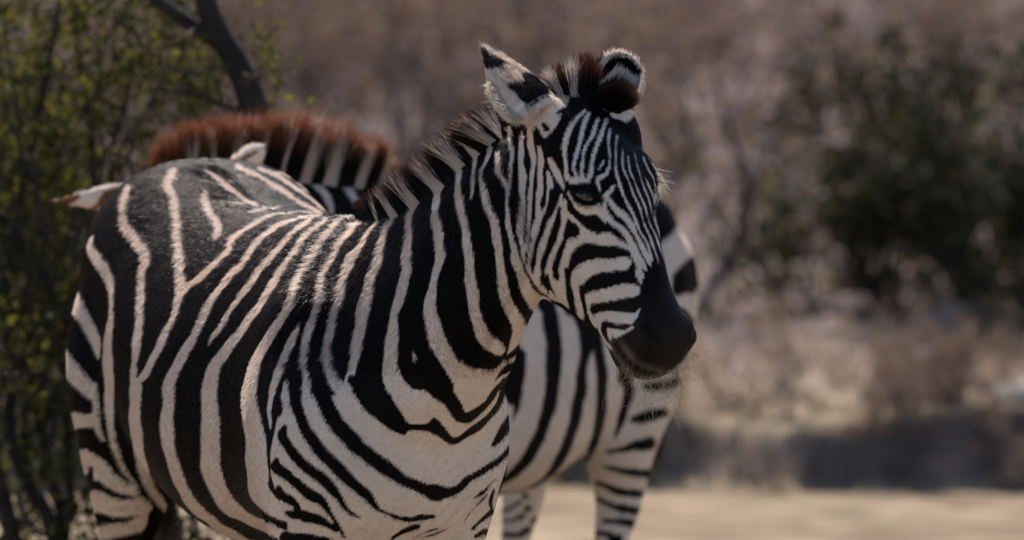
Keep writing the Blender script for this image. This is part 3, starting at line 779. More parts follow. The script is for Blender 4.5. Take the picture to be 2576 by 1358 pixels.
def grow_coat(rg, n, co, li, nm, val, vis, coat, fr, Hf, neck, ears, recolour, hid_w=.12):
    q = li.reshape(-1, 4)
    area = np.linalg.norm(np.cross(co[q[:, 2]]-co[q[:, 0]], co[q[:, 3]]-co[q[:, 1]]), axis=1)
    ctr = co[q].mean(1)
    hh = Hf.local(ctr)
    headw = ((hh[:, 0] > -.1) & (hh[:, 0] < .6) & (np.abs(hh[:, 2]) < .14) & (np.abs(hh[:, 1]+.1) < .26))
    w = area*np.where(vis[q].any(1), 1.0, hid_w)*np.where(headw, 1.7, 1.0)*np.where(fr.local(ctr)[:, 2] < .45, .4, 1)
    idx = rg.choice(len(q), n, p=w/w.sum())
    a, b = rg.random(n)[:, None], rg.random(n)[:, None]
    Q = q[idx]
    def mixv(A): return A[Q[:, 0]]*(1-a)*(1-b) + A[Q[:, 1]]*a*(1-b) + A[Q[:, 2]]*a*b + A[Q[:, 3]]*(1-a)*b
    p = mixv(co); m = mixv(nm); m /= np.linalg.norm(m, axis=1, keepdims=True)
    v = mixv(val[:, None])[:, 0]
    av = vis[Q].all(1)
    v[av] = coat.sample(proj(p[av]))
    v = v + .75 + rg.normal(0, .45, n)      # pale hair lies over its dark neighbour
    f, hw = flow_field(p, m, fr, Hf, neck, ears)
    cl = np.stack([smooth_noise(p, 210, 61), smooth_noise(p, 210, 62), smooth_noise(p, 210, 63)], 1)
    back = np.clip((m[:, 2]-.25)/.4, 0, 1)*(1-hw)
    f = f + rg.normal(0, .14, (n, 3)) + cl*(.08+.62*back)[:, None]; f -= m*(f*m).sum(1, keepdims=True); f /= np.linalg.norm(f, axis=1, keepdims=True)
    L = rg.uniform(.007, .0125, n)*(1-.42*hw)*(1-.35*np.clip((fr.local(p)[:, 0]-.12)/.1, 0, 1)*(fr.local(p)[:, 2] < 1.05))
    h = Hf.local(p)
    muz = np.clip((h[:, 0]-.36)/.08, 0, 1)*hw
    L *= 1-.6*muz
    for e0, e1 in ears:
        ax = e1-e0; s = ((p-e0) @ ax)/(ax @ ax); d = np.linalg.norm(p-e0-np.clip(s, 0, 1)[:, None]*ax, axis=1)
        L[(d < .075) & (s > .1)] = rg.uniform(.006, .012, ((d < .075) & (s > .1)).sum())
    L *= 1+.35*back
    lift = (rg.uniform(.14, .36, n)*(1+back*(.7+.9*smooth_noise(p, 170, 64))))[:, None]
    p0 = p - m*.001
    p1 = p0 + (f*.9 + m*lift)*(L*.5)[:, None]
    p2 = p1 + (f*1.0 + m*lift*.35)*(L*.5)[:, None]
    pts = np.stack([p0, p1, p2], 1)
    rad = np.stack([np.full(n, .00042), np.full(n, .00034), np.full(n, .0001)], 1)
    blk = np.clip(v*.8+.5, 0, 1)[:, None]
    wcol = WHITE_HAIR*(1 + .10*smooth_noise(p, 9, 2)[:, None] + rg.normal(0, .07, (n, 1)))*np.array([1, 1-.0, 1])
    wcol = wcol*(1 - .10*np.clip(smooth_noise(p, 22, 9), 0, 1)[:, None]*np.array([.3, .8, 1.4]))
    lip = np.clip((-.055-h[:, 1])/.05, 0, 1)*np.clip((h[:, 0]-.40)/.05, 0, 1)*hw*np.clip(.6+smooth_noise(p, 60, 77), 0, 1)
    dust = (np.clip((1.0-fr.local(p)[:, 2])/.5, 0, 1)*np.clip(.25+smooth_noise(p, 5, 91)+.5*smooth_noise(p, 17, 92), 0, 1)*.42)[:, None]
    wcol = wcol*(1-dust) + np.array([.47, .36, .27])*dust
    bcol = BLACK_HAIR*(1+rg.normal(0, .25, (n, 1))) + muz[:, None]*(MUZZLE-BLACK_HAIR) + lip[:, None]*np.array([.05, .035, .027])*rg.uniform(.3, 1.5, (n, 1))
    c = np.clip(wcol*(1-blk) + bcol*blk, 0.002, 1)
    tip = c + blk*(np.array([.010, .004, .002]) + (back*rg.random(n)*1.2)[:, None]*np.array([.075, .060, .053]))  # back hair tips lightened: sun sheen painted into the colour
    c, tip = recolour(p, v, c, tip)
    return pts, rad, np.stack([c, c, tip], 1), .10 + .75*back*rg.random(n) - .06*muz
# ------------------------------------------------------------------ zebra in front
def head_px(bvh, txt_or_pts):
    out = []
    for u, v in txt_or_pts:
        h = hit(bvh, u, v)
        if h[0] is not None: out.append(np.array(h[0]))
    return out
def mirror_head(pts, Hf):
    q = Hf.local(np.array(pts)); q[:, 2] *= -1
    return [Hf(*r) for r in q]

def build_zebra(name, fr, tor, nk, hd, Hf, ears, ear_ax, legs, voxel, pats, base, n_hair, seed, face):
    rg = np.random.default_rng(seed)
    co, li, tot, ed = build_body(fr, tor, nk, hd, Hf, ears, legs, voxel)
    nm = normals_of(co, li)
    eye_pts = None
    if face:
        bv = bvh_of(co, li)
        eye_c = head_px(bv, [(1470, 490)])[0]
        n_e = nm[np.argmin(((co-eye_c)**2).sum(1))].copy()
        lid_up = head_px(bv, [(1428, 470), (1442, 463), (1458, 461), (1474, 464), (1490, 472), (1506, 484), (1520, 497)])
        slit = head_px(bv, [(1440, 480), (1452, 482), (1464, 485), (1476, 488), (1488, 493), (1500, 499), (1512, 505)])
        lid_lo = head_px(bv, [(1446, 503), (1458, 511), (1474, 517), (1492, 517), (1508, 514)])
        mouth = head_px(bv, [(1548, 868), (1556, 882), (1568, 898), (1582, 914), (1600, 928), (1620, 937), (1640, 941)])
        nost = head_px(bv, [(1626, 818), (1632, 828), (1638, 838), (1646, 846), (1656, 850)])
        nrim = head_px(bv, [(1612, 815), (1618, 835), (1630, 855), (1650, 868), (1670, 860)])
        fold = head_px(bv, [(1540, 620), (1500, 640), (1450, 680)])
        for grp, r, d in ((slit, .016, .0042), (lid_up, .010, -.0022), (lid_lo, .010, -.0018), (mouth, .009, .0034), (nost, .013, .0040)):
            co = dent(co, nm, grp, r, d); co = dent(co, nm, mirror_head(grp, Hf), r, d)
    # muscle and skin relief
    loc = fr.local(co)
    co = co + nm*(.0022*smooth_noise(co, 14, seed+1) + .0012*smooth_noise(co, 34, seed+2))[:, None]*np.clip((loc[:, 2]-.4)/.2, 0, 1)[:, None]
    if face:   # skin folds where the neck turns into the breast, and between the forelegs
        uvq = proj(co)
        for (u0, v0), (u1, v1), amp, wl, wd in (((1040, 1100), (1180, 1190), .0006, 23, 50), ((960, 1300), (1120, 1340), .0016, 29, 60), ((1120, 1260), (1230, 1330), .0014, 25, 60)):
            du, dv = u1-u0, v1-v0; ln = math.hypot(du, dv)
            s_ = ((uvq[:, 0]-u0)*du + (uvq[:, 1]-v0)*dv)/ln; t_ = ((uvq[:, 0]-u0)*-dv + (uvq[:, 1]-v0)*du)/ln
            fall = np.exp(-(t_/wd)**2)*np.exp(-(np.maximum(0, np.abs(s_-ln/2)-ln/2)/25)**2)*(loc[:, 0] > -.5)
            co = co + nm*(amp*fall*np.sin(s_*6.283/wl + t_*.03 + 2.2*smooth_noise(co, 16, 71))*np.clip(.5+smooth_noise(co, 12, 72), 0, 1))[:, None]
    nm = normals_of(co, li)
    bvh = bvh_of(co, li)
    coat = Coat(base)
    for t in pats:
        if isinstance(t, str): coat.run(t)
        else:
            for r in t: coat.stroke(np.array(r, float), True)
    val, vis, uv = paint(co, li, nm, coat, fr, Hf, nk, bvh)
    def near(p, pts):
        return np.sqrt(((p[:, None, :]-np.asarray(pts)[None])**2).sum(-1)).min(1)
    def recolour(p, v, *cols):
        """lip and snout colours, plus painted shade in recesses and backlit glow on ears"""
        cols = [c.copy() for c in cols]
        if face:
            h = Hf.local(p)
            k = np.where((h[:, 0] > .30) & (h[:, 0] < .6) & (np.abs(h[:, 2]) < .12) & (v > 0))[0]
            if len(k):
                pk = p[k]
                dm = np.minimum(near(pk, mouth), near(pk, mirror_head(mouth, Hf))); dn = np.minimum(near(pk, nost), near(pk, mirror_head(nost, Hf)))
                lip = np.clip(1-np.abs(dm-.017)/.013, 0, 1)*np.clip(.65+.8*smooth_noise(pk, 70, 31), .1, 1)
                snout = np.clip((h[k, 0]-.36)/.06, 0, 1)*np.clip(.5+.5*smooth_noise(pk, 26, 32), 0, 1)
                dark = np.clip(1-dm/.006, 0, 1)*.8 + np.clip(1-dn/.011, 0, 1)  # recess shade of nostrils and mouth line painted into the colour
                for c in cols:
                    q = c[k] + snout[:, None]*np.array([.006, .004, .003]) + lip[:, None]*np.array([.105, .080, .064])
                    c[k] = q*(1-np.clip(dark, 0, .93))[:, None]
        for e0, e1 in ear_ax:
            ax = e1-e0; s_ = ((p-e0) @ ax)/(ax @ ax); d = np.linalg.norm(p-e0-np.clip(s_, 0, 1)[:, None]*ax, axis=1)
            k = (d < .07) & (s_ > .25) & (v > -.5) if not face else (d < .07) & (s_ > .9) & (v > -.5)
            for c in cols: c[k] = np.array([.17, .075, .030])  # dark ear hair turned orange-brown, painting in the backlit glow
        return cols
    me = mesh_from_arrays(name, co - fr.o, li, tot)
    zb = bpy.data.objects.new(name, me); COL.objects.link(zb); zb.location = fr.o; me.materials.append(M_HIDE)
    h = Hf.local(co)
    muz = np.clip((h[:, 0]-.36)/.08, 0, 1)*(np.abs(h[:, 2]) < .12)*(np.abs(h[:, 1]+.08) < .2)*(h[:, 0] < .62)
    blk = np.clip(val*.8+.5, 0, 1)[:, None]
    col = WHITE_HAIR*(1-blk) + (BLACK_HAIR + muz[:, None]*(MUZZLE-BLACK_HAIR))*blk
    col, = recolour(co, val, col)
    gl = me.attributes.new('gloss', 'FLOAT', 'POINT'); gl.data.foreach_set('value', (.05 + .02*muz*(val > 0)).astype(np.float32))
    at = me.attributes.new('hide', 'FLOAT_COLOR', 'POINT')
    at.data.foreach_set('color', np.concatenate([col, np.ones((len(col), 1))], 1).astype(np.float32).ravel())
    pts, rad, c, shine = grow_coat(rg, n_hair, co, li, nm, val, vis, coat, fr, Hf, nk, ear_ax, recolour)
    make_hair('coat', pts, rad, c, M_COAT, zb, fr.o, shine)
    return zb, co, li, nm, bvh, rg
EAX1 = [(P(1358, 288, -.535), P(1204, 104, -.42)), (P(1535, 290, -.38), P(1568, 126, -.32))]
EAX2 = [(P(350, 500, 1.36), P(110, 504, 1.30)), (P(560, 460, 1.27), P(670, 364, 1.20))]

LEG2 = dict(hx=(.18, .26))
Z1, co1, li1, nm1, bv1, rg1 = build_zebra('zebra', F1, TORSO, NECK, HEAD, H1, EARS1, EAX1, leg_parts(F1), .004, (PAT_BODY, PAT_HEAD), 8.0, 480000, 11, True)
Z2, co2, li2, nm2, bv2, rg2 = build_zebra('zebra', F2, TORSO2, NECK2, HEAD, H2, EARS2, EAX2, leg_parts(F2, low=.86, fat=1.22, **LEG2), .006, (HID_Z2, PAT_Z2), -8.0, 100000, 12, False)
Z1['label'] = 'zebra facing the camera with head turned and pale whiskers under its black muzzle'; Z1['category'] = 'zebra'
Z2['label'] = 'zebra standing behind with its rust-tipped mane showing above the other zebra\'s rump'; Z2['category'] = 'zebra'
for o in (Z1, Z2): o['group'] = 'zebras standing together'

# ------------------------------------------------------------------ manes, forelock, ear tufts, whiskers, eyes, hooves, tails
def strands(root, d0, length, rg, k=5, curl=.12, droop=None, side=None):
    """bent strands from roots along unit d0; side = lateral drift direction per strand"""
    n = len(root)
    bend = rg.normal(0, curl, (n, 3))
    t = np.linspace(0, 1, k)
    pts = []
    for s in t:
        q = root + (d0*s + bend*s*s)*length[:, None]
        if droop is not None: q = q + droop*(s*s)*length[:, None]
        pts.append(q)
    return np.stack(pts, 1)
def taper(n, k, r0, r1):
    return np.tile(np.linspace(r0, r1, k), (n, 1))

def mane(name, parent, origin, bvh, line, lens, lat, n, rg, whites, lean, tipcol, black=BLACK_HAIR, tip_from=.6, spread=.016, wfade=.8, ragged=.08, depths=None):
    C = catmull(np.array([(u, v, l) for (u, v), l in zip(line, lens)]), 12)
    root3 = []
    for u, v, l in C:
        h = None
        if depths is not None:
            root3.append(P(u, v+6, np.interp(u, depths[0], depths[1]))); continue
        for dv in (4, 10, 18, 28, 40, 60):
            h = hit(bvh, u, v+dv)
            if h[0] is not None: break
        root3.append(np.array(h[0]) if h and h[0] is not None else None)
    ok = [i for i, r in enumerate(root3) if r is not None]
    C = C[ok]; R3 = np.array([root3[i] for i in ok])
    ker = np.ones(9)/9
    for a in range(3):
        R3[:, a] = np.convolve(np.pad(R3[:, a], 4, mode='edge'), ker, 'valid')
    T = np.gradient(R3, axis=0); T /= np.linalg.norm(T, axis=1, keepdims=True)
    N = Up - T*(T @ Up)[:, None]; N /= np.linalg.norm(N, axis=1, keepdims=True)
    seg = np.concatenate([[0], np.cumsum(np.linalg.norm(np.diff(R3, axis=0), axis=1))])
    s = rg.uniform(0, seg[-1], n)
    def at(A): return np.stack([np.interp(s, seg, A[:, a]) for a in range(A.shape[1])], 1)
    r, tn, nn, cc = at(R3), at(T), at(N), at(C)
    w = rg.uniform(-.25, 1.0, n)*spread*2
    r = r + lat*w[:, None] - nn*.012
    cl = np.floor(s/.007).astype(int)
    cr = np.random.default_rng(5); off = cr.normal(0, .11, (cl.max()+2, 3)); cl_l = cr.normal(1, ragged, cl.max()+2)
    big = .05*np.sin(s/.021) + .04*np.sin(s/.009+1)
    d = nn + tn*(lean + big)[:, None] + off[cl]*.45 + rg.normal(0, .05, (n, 3)) + lat*(rg.normal(0, .10, n))[:, None]
    d /= np.linalg.norm(d, axis=1, keepdims=True)
    L = cc[:, 2]*cl_l[cl]*rg.uniform(.80, 1.06, n) + .012
    pts = strands(r, d, L, rg, 5, .05)
    uroot = cc[:, 0] + rg.normal(0, 1.0, n)
    wt = np.zeros(n, bool)
    for c0, hw in whites: wt |= np.abs(uroot-c0) < hw
    t = np.linspace(0, 1, 5)[None, :, None]
    tipf = np.clip((t - tip_from - rg.normal(0, .08, (n, 1, 1)))/.3, 0, 1)
    base = np.where(wt[:, None, None], WHITE_HAIR*.95, black)
    wtip = np.where(wt[:, None, None], np.clip((t-wfade-rg.normal(0, .06, (n, 1, 1)))/.2, 0, 1), tipf)
    col = base*(1-wtip) + tipcol*rg.uniform(.6, 1.3, (n, 1, 1))*wtip
    return make_hair(name, pts, taper(n, 5, .00066, .00022), col, M_MANE, parent, origin)

mane('mane', Z1, F1.o, bv1, [(903, 533), (955, 545), (1002, 538), (1055, 505), (1116, 458), (1170, 406), (1211, 378), (1245, 350), (1268, 328)],
     [.032, .050, .068, .076, .080, .080, .078, .074, .068], yawL(32), 34000, rg1,
     [(1001, 9), (1052, 11), (1112, 12), (1167, 12), (1208, 9), (1247, 9), (1268, 5), (958, 4)], -.38, np.array([.060, .021, .014]), tip_from=.72, wfade=.70)
mane('mane', Z2, F2.o, bv2, [(385, 462), (430, 452), (500, 446), (580, 440), (660, 438), (740, 440), (800, 448), (860, 458), (915, 470), (955, 478)],
     [.060, .095, .118, .124, .126, .122, .116, .108, .090, .060], yawL(-30), 22000, rg2,
     [(442, 5), (498, 8), (548, 8), (606, 9), (668, 6), (731, 13), (792, 15), (867, 12), (915, 9)], .10, np.array([.24, .080, .034]), tip_from=.62, spread=.02, wfade=.74, ragged=.10, depths=((385, 520, 650, 800, 930, 1000), (1.40, 1.42, 1.48, 1.58, 1.70, 1.80)))  # brown mane tips, brightened with a painted backlight glow

# forelock between the ears
def fan_px(bvh, roots, tips, n, rg, depth=(-.06, .02), lenj=.12):
    """hair from a root line to a tip line, both read in the photograph; depth = spread of the tips towards/away"""
    f = rg.random(n); R = np.array(roots, float); Tt = np.array(tips, float)
    x = np.linspace(0, 1, len(R)); y = np.linspace(0, 1, len(Tt))
    ru, rv = np.interp(f, x, R[:, 0]), np.interp(f, x, R[:, 1]); tu, tv = np.interp(f, y, Tt[:, 0]), np.interp(f, y, Tt[:, 1])
    r, t = [], []
    for i in range(n):
        h = hit(bvh, ru[i]+rg.normal(0, 3), rv[i]+rg.normal(0, 4))
        p = np.array(h[0]) if h[0] is not None else P(ru[i], rv[i], -.45)
        q = P(tu[i]+rg.normal(0, 6), tv[i]+rg.normal(0, 5), p[1]+rg.uniform(*depth))
        s = rg.uniform(1-lenj*3, 1+lenj*.4)
        r.append(p); t.append(p+(q-p)*s)
    return np.array(r), np.array(t), f
def tuft(name, parent, origin, bvh, roots, tips, n, rg, colfun, depth=(-.03, .04), lenj=.12, r0=.0005, curl=.05, mat=None, k=5):
    r, t, f = fan_px(bvh, roots, tips, n, rg, depth, lenj)
    L = np.linalg.norm(t-r, axis=1)
    pts = strands(r - unit(np.array([0, 1, 0]))*0, (t-r)/L[:, None], L, rg, k, curl)
    col = colfun(f, n, k, rg)
    return make_hair(name, pts, taper(n, k, r0, r0*.3), col, mat or M_MANE, parent, origin)
def fore_col(f, n, k, rg):
    t = np.linspace(0, 1, k)[None, :, None]
    wt = ((np.abs(f-.12) < .09) | (np.abs(f-.47) < .075))[:, None, None]
    tip = np.clip((t-.5-rg.normal(0, .1, (n, 1, 1)))/.35, 0, 1)
    c = BLACK_HAIR*(1-tip) + np.array([.075, .024, .014])*tip*rg.uniform(.5, 1.4, (n, 1, 1))
    return np.where(wt, WHITE_HAIR*.9*(1-.5*np.clip((t-.8)/.2, 0, 1)) + 0*c, c)
tuft('forelock', Z1, F1.o, bv1, [(1408, 232), (1425, 236), (1448, 238), (1470, 236), (1494, 232)], [(1360, 190), (1385, 172), (1425, 158), (1458, 142), (1486, 138), (1512, 176)], 3800, rg1, fore_col, depth=(.0, .07))
def ear_col(f, n, k, rg):
    t = np.linspace(0, 1, k)[None, :, None]
    tip = np.clip((t-.74-rg.normal(0, .1, (n, 1, 1)))/.3, 0, 1)
    tip = tip*np.clip((f-.35)/.3, .15, 1)[:, None, None]
    return BLACK_HAIR*(1-tip) + np.array([.09, .034, .02])*tip*rg.uniform(.6, 1.3, (n, 1, 1))
tuft('ear_tuft', Z1, F1.o, bv1, [(1488, 258), (1512, 262), (1535, 272), (1556, 278)], [(1524, 214), (1558, 200), (1586, 214), (1600, 238), (1594, 262)], 2400, rg1, ear_col, depth=(-.04, .0), lenj=.2, curl=.10)
def pale_col(f, n, k, rg):
    return np.tile((np.array([.74, .66, .56])*rg.uniform(.75, 1.1, (n, 1)))[:, None, :], (1, k, 1))
tuft('ear_fringe', Z1, F1.o, bv1, [(1236, 205), (1250, 232), (1268, 262), (1292, 288), (1312, 300)], [(1226, 212), (1236, 240), (1250, 268), (1272, 292), (1300, 306)], 2600, rg1, pale_col, depth=(-.02, .02), lenj=.2, curl=.15)

# chin beard and lip whiskers
def whisker_col(f, n, k, rg):
    return np.tile((np.array([.50, .37, .22])*rg.uniform(.6, 1.15, (n, 1)))[:, None, :], (1, k, 1))
def whiskers(name, roots, n, rg, length, d0, jit, curl, r0):
    R = np.array(roots, float); f = rg.random(n); x = np.linspace(0, 1, len(R))
    u, v = np.interp(f, x, R[:, 0])+rg.normal(0, 5, n), np.interp(f, x, R[:, 1])+rg.normal(0, 5, n)
    P0 = []
    for a, b in zip(u, v):
        h = None
        for k in range(8):
            h = hit(bv1, a-(a-1620)*.06*k, b-(b-850)*.06*k)
            if h[0] is not None: break
        P0.append(np.array(h[0]))
    P0 = np.array(P0); n = len(P0)
    d = np.array(d0) + rg.normal(0, jit, (n, 3)); d /= np.linalg.norm(d, axis=1, keepdims=True)
    L = length*rg.uniform(.35, 1.1, n)
    ax1, ax2 = rg.normal(0, 1, (n, 3)), rg.normal(0, 1, (n, 3)); fr_ = rg.uniform(2, 7, n)
    K_ = 9; pts = []
    for s in np.linspace(0, 1, K_):
        wob = (ax1*np.sin(fr_*s)[:, None] + ax2*(1-np.cos(fr_*s))[:, None])*curl*s
        pts.append(P0 + (d*s + wob)*L[:, None])
    return make_hair(name, np.stack(pts, 1), taper(n, K_, r0, r0*.5), whisker_col(f, n, K_, rg), M_MANE, Z1, F1.o)
whiskers('beard', [(1560, 915), (1590, 940), (1630, 950), (1670, 945), (1700, 935), (1722, 915)], 80, rg1, .072, (.12, -.05, -1), .26, .24, .00034)
whiskers('whisker', [(1690, 940), (1715, 925), (1735, 905), (1745, 880)], 44, rg1, .056, (.85, .1, -.6), .28, .2, .00026)

# eyes
M_EYE = bpy.data.materials.new('wet_dark_eye'); nt, lk = nodes(M_EYE)
nt['Principled BSDF'].inputs['Base Color'].default_value = (.012, .007, .006, 1); nt['Principled BSDF'].inputs['Roughness'].default_value = .06
nt['Principled BSDF'].inputs['Coat Weight'].default_value = 1.0; nt['Principled BSDF'].inputs['Coat Roughness'].default_value = .02
def add_eye(parent, origin, c):
    V, F = ellipsoid((0, 0, 0), (.0, 0, .021), (.021, 0, 0), (0, .021, 0), 24, 16)
    me = new_mesh('eye', V, F); me.polygons.foreach_set('use_smooth', np.ones(len(me.polygons), bool))
    o = link('eye', me, M_EYE, parent); o.location = c - origin
    return o
h = hit(bv1, 1473, 489); pe = np.array(h[0]); ne_ = np.array(h[1])
eye_at = pe - ne_*.0150
add_eye(Z1, F1.o, eye_at)
q = H1.local(eye_at); add_eye(Z1, F1.o, H1(q[0], q[1], -q[2]))
for s in (-1, 1): add_eye(Z2, F2.o, H2(.178, -.026, .096*s))
def lash_col(f, n, k, rg): return np.tile(np.array([.02, .014, .012]), (n, k, 1))
tuft('eyelash', Z1, F1.o, bv1, [(1440, 473), (1458, 471), (1476, 475), (1494, 484), (1508, 493)], [(1436, 488), (1458, 492), (1480, 497), (1500, 504), (1514, 506)], 160, rg1, lash_col, depth=(-.016, -.010), r0=.0003)
tuft('brow_whisker', Z1, F1.o, bv1, [(1648, 425), (1656, 450), (1658, 480)], [(1672, 428), (1690, 470), (1668, 505)], 60, rg1, pale_col, depth=(-.01, .02), lenj=.25, r0=.00026, curl=.25)

M_HOOF = bpy.data.materials.new('grey_hoof_horn'); nt, lk = nodes(M_HOOF)
nt['Principled BSDF'].inputs['Base Color'].default_value = (.045, .038, .034, 1); nt['Principled BSDF'].inputs['Roughness'].default_value = .55
for zb, fr, kw in ((Z1, F1, {}), (Z2, F2, LEG2)):
    for V, F in hooves(fr, **kw):
        link('hoof', new_mesh('hoof', V - fr.o, F), M_HOOF, zb)
    # tail: striped dock is part of the skin; hanging tuft of hair
    rg = np.random.default_rng(4); n = 900
    r = np.array([fr(-1.20, 0, 1.10)]*n) + rg.normal(0, .012, (n, 3))
    k = 7; t = np.linspace(0, 1, k); pts = []
    L = rg.uniform(.45, .62, n)
    for s in t:
        pts.append(r + (-fr.h*(.05*np.sin(s*1.6)) - Up*s)*L[:, None] + rg.normal(0, .004+.006*s, (n, 3)))
    make_hair('tail', np.stack(pts, 1), taper(n, k, .0011, .0005), np.tile(np.linspace(.3, .02, k)[None, :, None]*np.array([1, .85, .7]), (n, 1, 1)), M_MANE, zb, fr.o)
# ------------------------------------------------------------------ terrain
def vnoise2(x, y, seed, f):
    r = np.random.default_rng(seed); s = 0
    for i in range(6):
        a = r.uniform(0, 6.283); k = f*(.5+.4*i)
        s = s + np.sin((x*math.cos(a)+y*math.sin(a))*k + r.uniform(0, 6.283))/(1+.35*i)
    return s/3.2
def smooth01(t):
    t = np.clip(t, 0, 1); return t*t*(3-2*t)
def height(x, y):
    x = np.asarray(x, float); y = np.asarray(y, float)
    z = -.09*np.clip(y-2.6, 0, 6.4)                                     # the ground falls away behind the animals
    edge = 9.0 + .30*vnoise2(x, y*0, 3, 1.1) + .16*vnoise2(x, y*0, 4, 4) + .07*vnoise2(x, y*0, 5, 11) - .05*(x-1)
    soft = .30 + .16*vnoise2(x, y*0, 14, 2.3) + .08*vnoise2(x, y*0, 15, 7) + .9*smooth01((x-2.0)/1.0)
    z = z + (.27 + .13*vnoise2(x, y*.3, 6, 1.2) + .06*vnoise2(x, y*.5, 7, 3.4))*smooth01((y-edge)/soft)       # low eroded bank
    z = z - .012*np.clip(y-9.6, 0, 7) + .055*np.clip(y-15, 0, 200) + .0012*np.clip(y-18, 0, 200)**2   # terrace, then the hillside
    far = smooth01((y-9)/3)
    z = z + far*(.06*vnoise2(x, y, 8, 1.7) + .045*vnoise2(x, y, 9, 5)) + smooth01((y-16)/8)*.25*vnoise2(x, y, 10, .5)
    return z + .008*vnoise2(x, y, 11, 5)
def ground_material():
    m = bpy.data.materials.new('dry_sandy_earth'); nt, lk = nodes(m); bs = nt['Principled BSDF']
    tc = nt.new('ShaderNodeTexCoord')
    def noise(scale, detail=6):
        n = nt.new('ShaderNodeTexNoise'); n.inputs['Scale'].default_value = scale; n.inputs['Detail'].default_value = detail
        lk.new(tc.outputs['Object'], n.inputs['Vector']); return n
    n1, n2, n3 = noise(.55), noise(4.0), noise(40)
    r1 = ramp(nt, None, [(.35, (.165, .130, .090)), (.52, (.245, .203, .140)), (.68, (.29, .246, .172))]); lk.new(n1.outputs['Fac'], r1.inputs['Fac'])
    r2 = ramp(nt, None, [(.36, (.58, .53, .50)), (.62, (1.14, 1.10, 1.06))]); lk.new(n2.outputs['Fac'], r2.inputs['Fac'])
    mx = nt.new('ShaderNodeMix'); mx.data_type = 'RGBA'; mx.blend_type = 'MULTIPLY'; mx.inputs['Factor'].default_value = 1
    lk.new(r1.outputs[0], mx.inputs[6]); lk.new(r2.outputs[0], mx.inputs[7])
    sx = nt.new('ShaderNodeSeparateXYZ'); lk.new(tc.outputs['Object'], sx.inputs[0])
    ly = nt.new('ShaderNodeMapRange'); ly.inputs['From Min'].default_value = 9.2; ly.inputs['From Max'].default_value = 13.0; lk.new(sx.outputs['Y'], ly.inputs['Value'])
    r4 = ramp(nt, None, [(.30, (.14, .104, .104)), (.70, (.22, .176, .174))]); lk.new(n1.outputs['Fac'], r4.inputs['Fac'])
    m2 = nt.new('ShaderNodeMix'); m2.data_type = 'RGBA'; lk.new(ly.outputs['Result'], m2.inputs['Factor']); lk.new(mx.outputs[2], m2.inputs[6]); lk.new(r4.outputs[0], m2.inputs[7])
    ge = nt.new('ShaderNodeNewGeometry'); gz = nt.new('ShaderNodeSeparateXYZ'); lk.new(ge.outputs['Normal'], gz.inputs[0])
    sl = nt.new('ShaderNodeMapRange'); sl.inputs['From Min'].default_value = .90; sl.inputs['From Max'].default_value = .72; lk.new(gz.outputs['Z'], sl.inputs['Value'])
    r5 = ramp(nt, None, [(.36, (.060, .046, .041)), (.64, (.175, .135, .112))]); lk.new(n2.outputs['Fac'], r5.inputs['Fac'])      # bank earth, darkened on steep faces to paint in their shade
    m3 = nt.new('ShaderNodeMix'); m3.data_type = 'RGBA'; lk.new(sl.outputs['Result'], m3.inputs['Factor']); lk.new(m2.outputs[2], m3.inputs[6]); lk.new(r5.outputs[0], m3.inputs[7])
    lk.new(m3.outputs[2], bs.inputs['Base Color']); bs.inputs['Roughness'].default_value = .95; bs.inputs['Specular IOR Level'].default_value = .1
    bp = nt.new('ShaderNodeBump'); bp.inputs['Strength'].default_value = .6; bp.inputs['Distance'].default_value = .02
    lk.new(n3.outputs['Fac'], bp.inputs['Height']); lk.new(bp.outputs['Normal'], bs.inputs['Normal'])
    return m
xs = np.concatenate([np.linspace(-220, -12, 40), np.linspace(-11.8, 11.8, 240), np.linspace(12, 220, 40)])
ys = np.concatenate([np.linspace(-60, -5, 30), np.linspace(-4.7, 8, 84), np.linspace(8.06, 11.6, 72), np.linspace(11.75, 40, 144), np.linspace(40.8, 320, 70)])
X, Y = np.meshgrid(xs, ys)
V = np.stack([X, Y, height(X, Y)], -1).reshape(-1, 3)
nx, ny = len(xs), len(ys)
I = np.arange(nx*ny).reshape(ny, nx)
Q4 = np.stack([I[:-1, :-1], I[:-1, 1:], I[1:, 1:], I[1:, :-1]], -1).reshape(-1)
gme = mesh_from_arrays('ground', V, Q4, np.full(len(Q4)//4, 4))
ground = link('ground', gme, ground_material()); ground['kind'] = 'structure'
def ground_at(u, v):
    """point of the terrain seen at a pixel"""
    d = P(u, v, 0.0) - np.array(CAMP); d /= np.linalg.norm(d); p = np.array(CAMP)
    t = np.arange(8, 260, .04); q = p + d*t[:, None]
    below = np.where(q[:, 2] < height(q[:, 0], q[:, 1]))[0]
    return q[below[0]] if len(below) else p + d*200

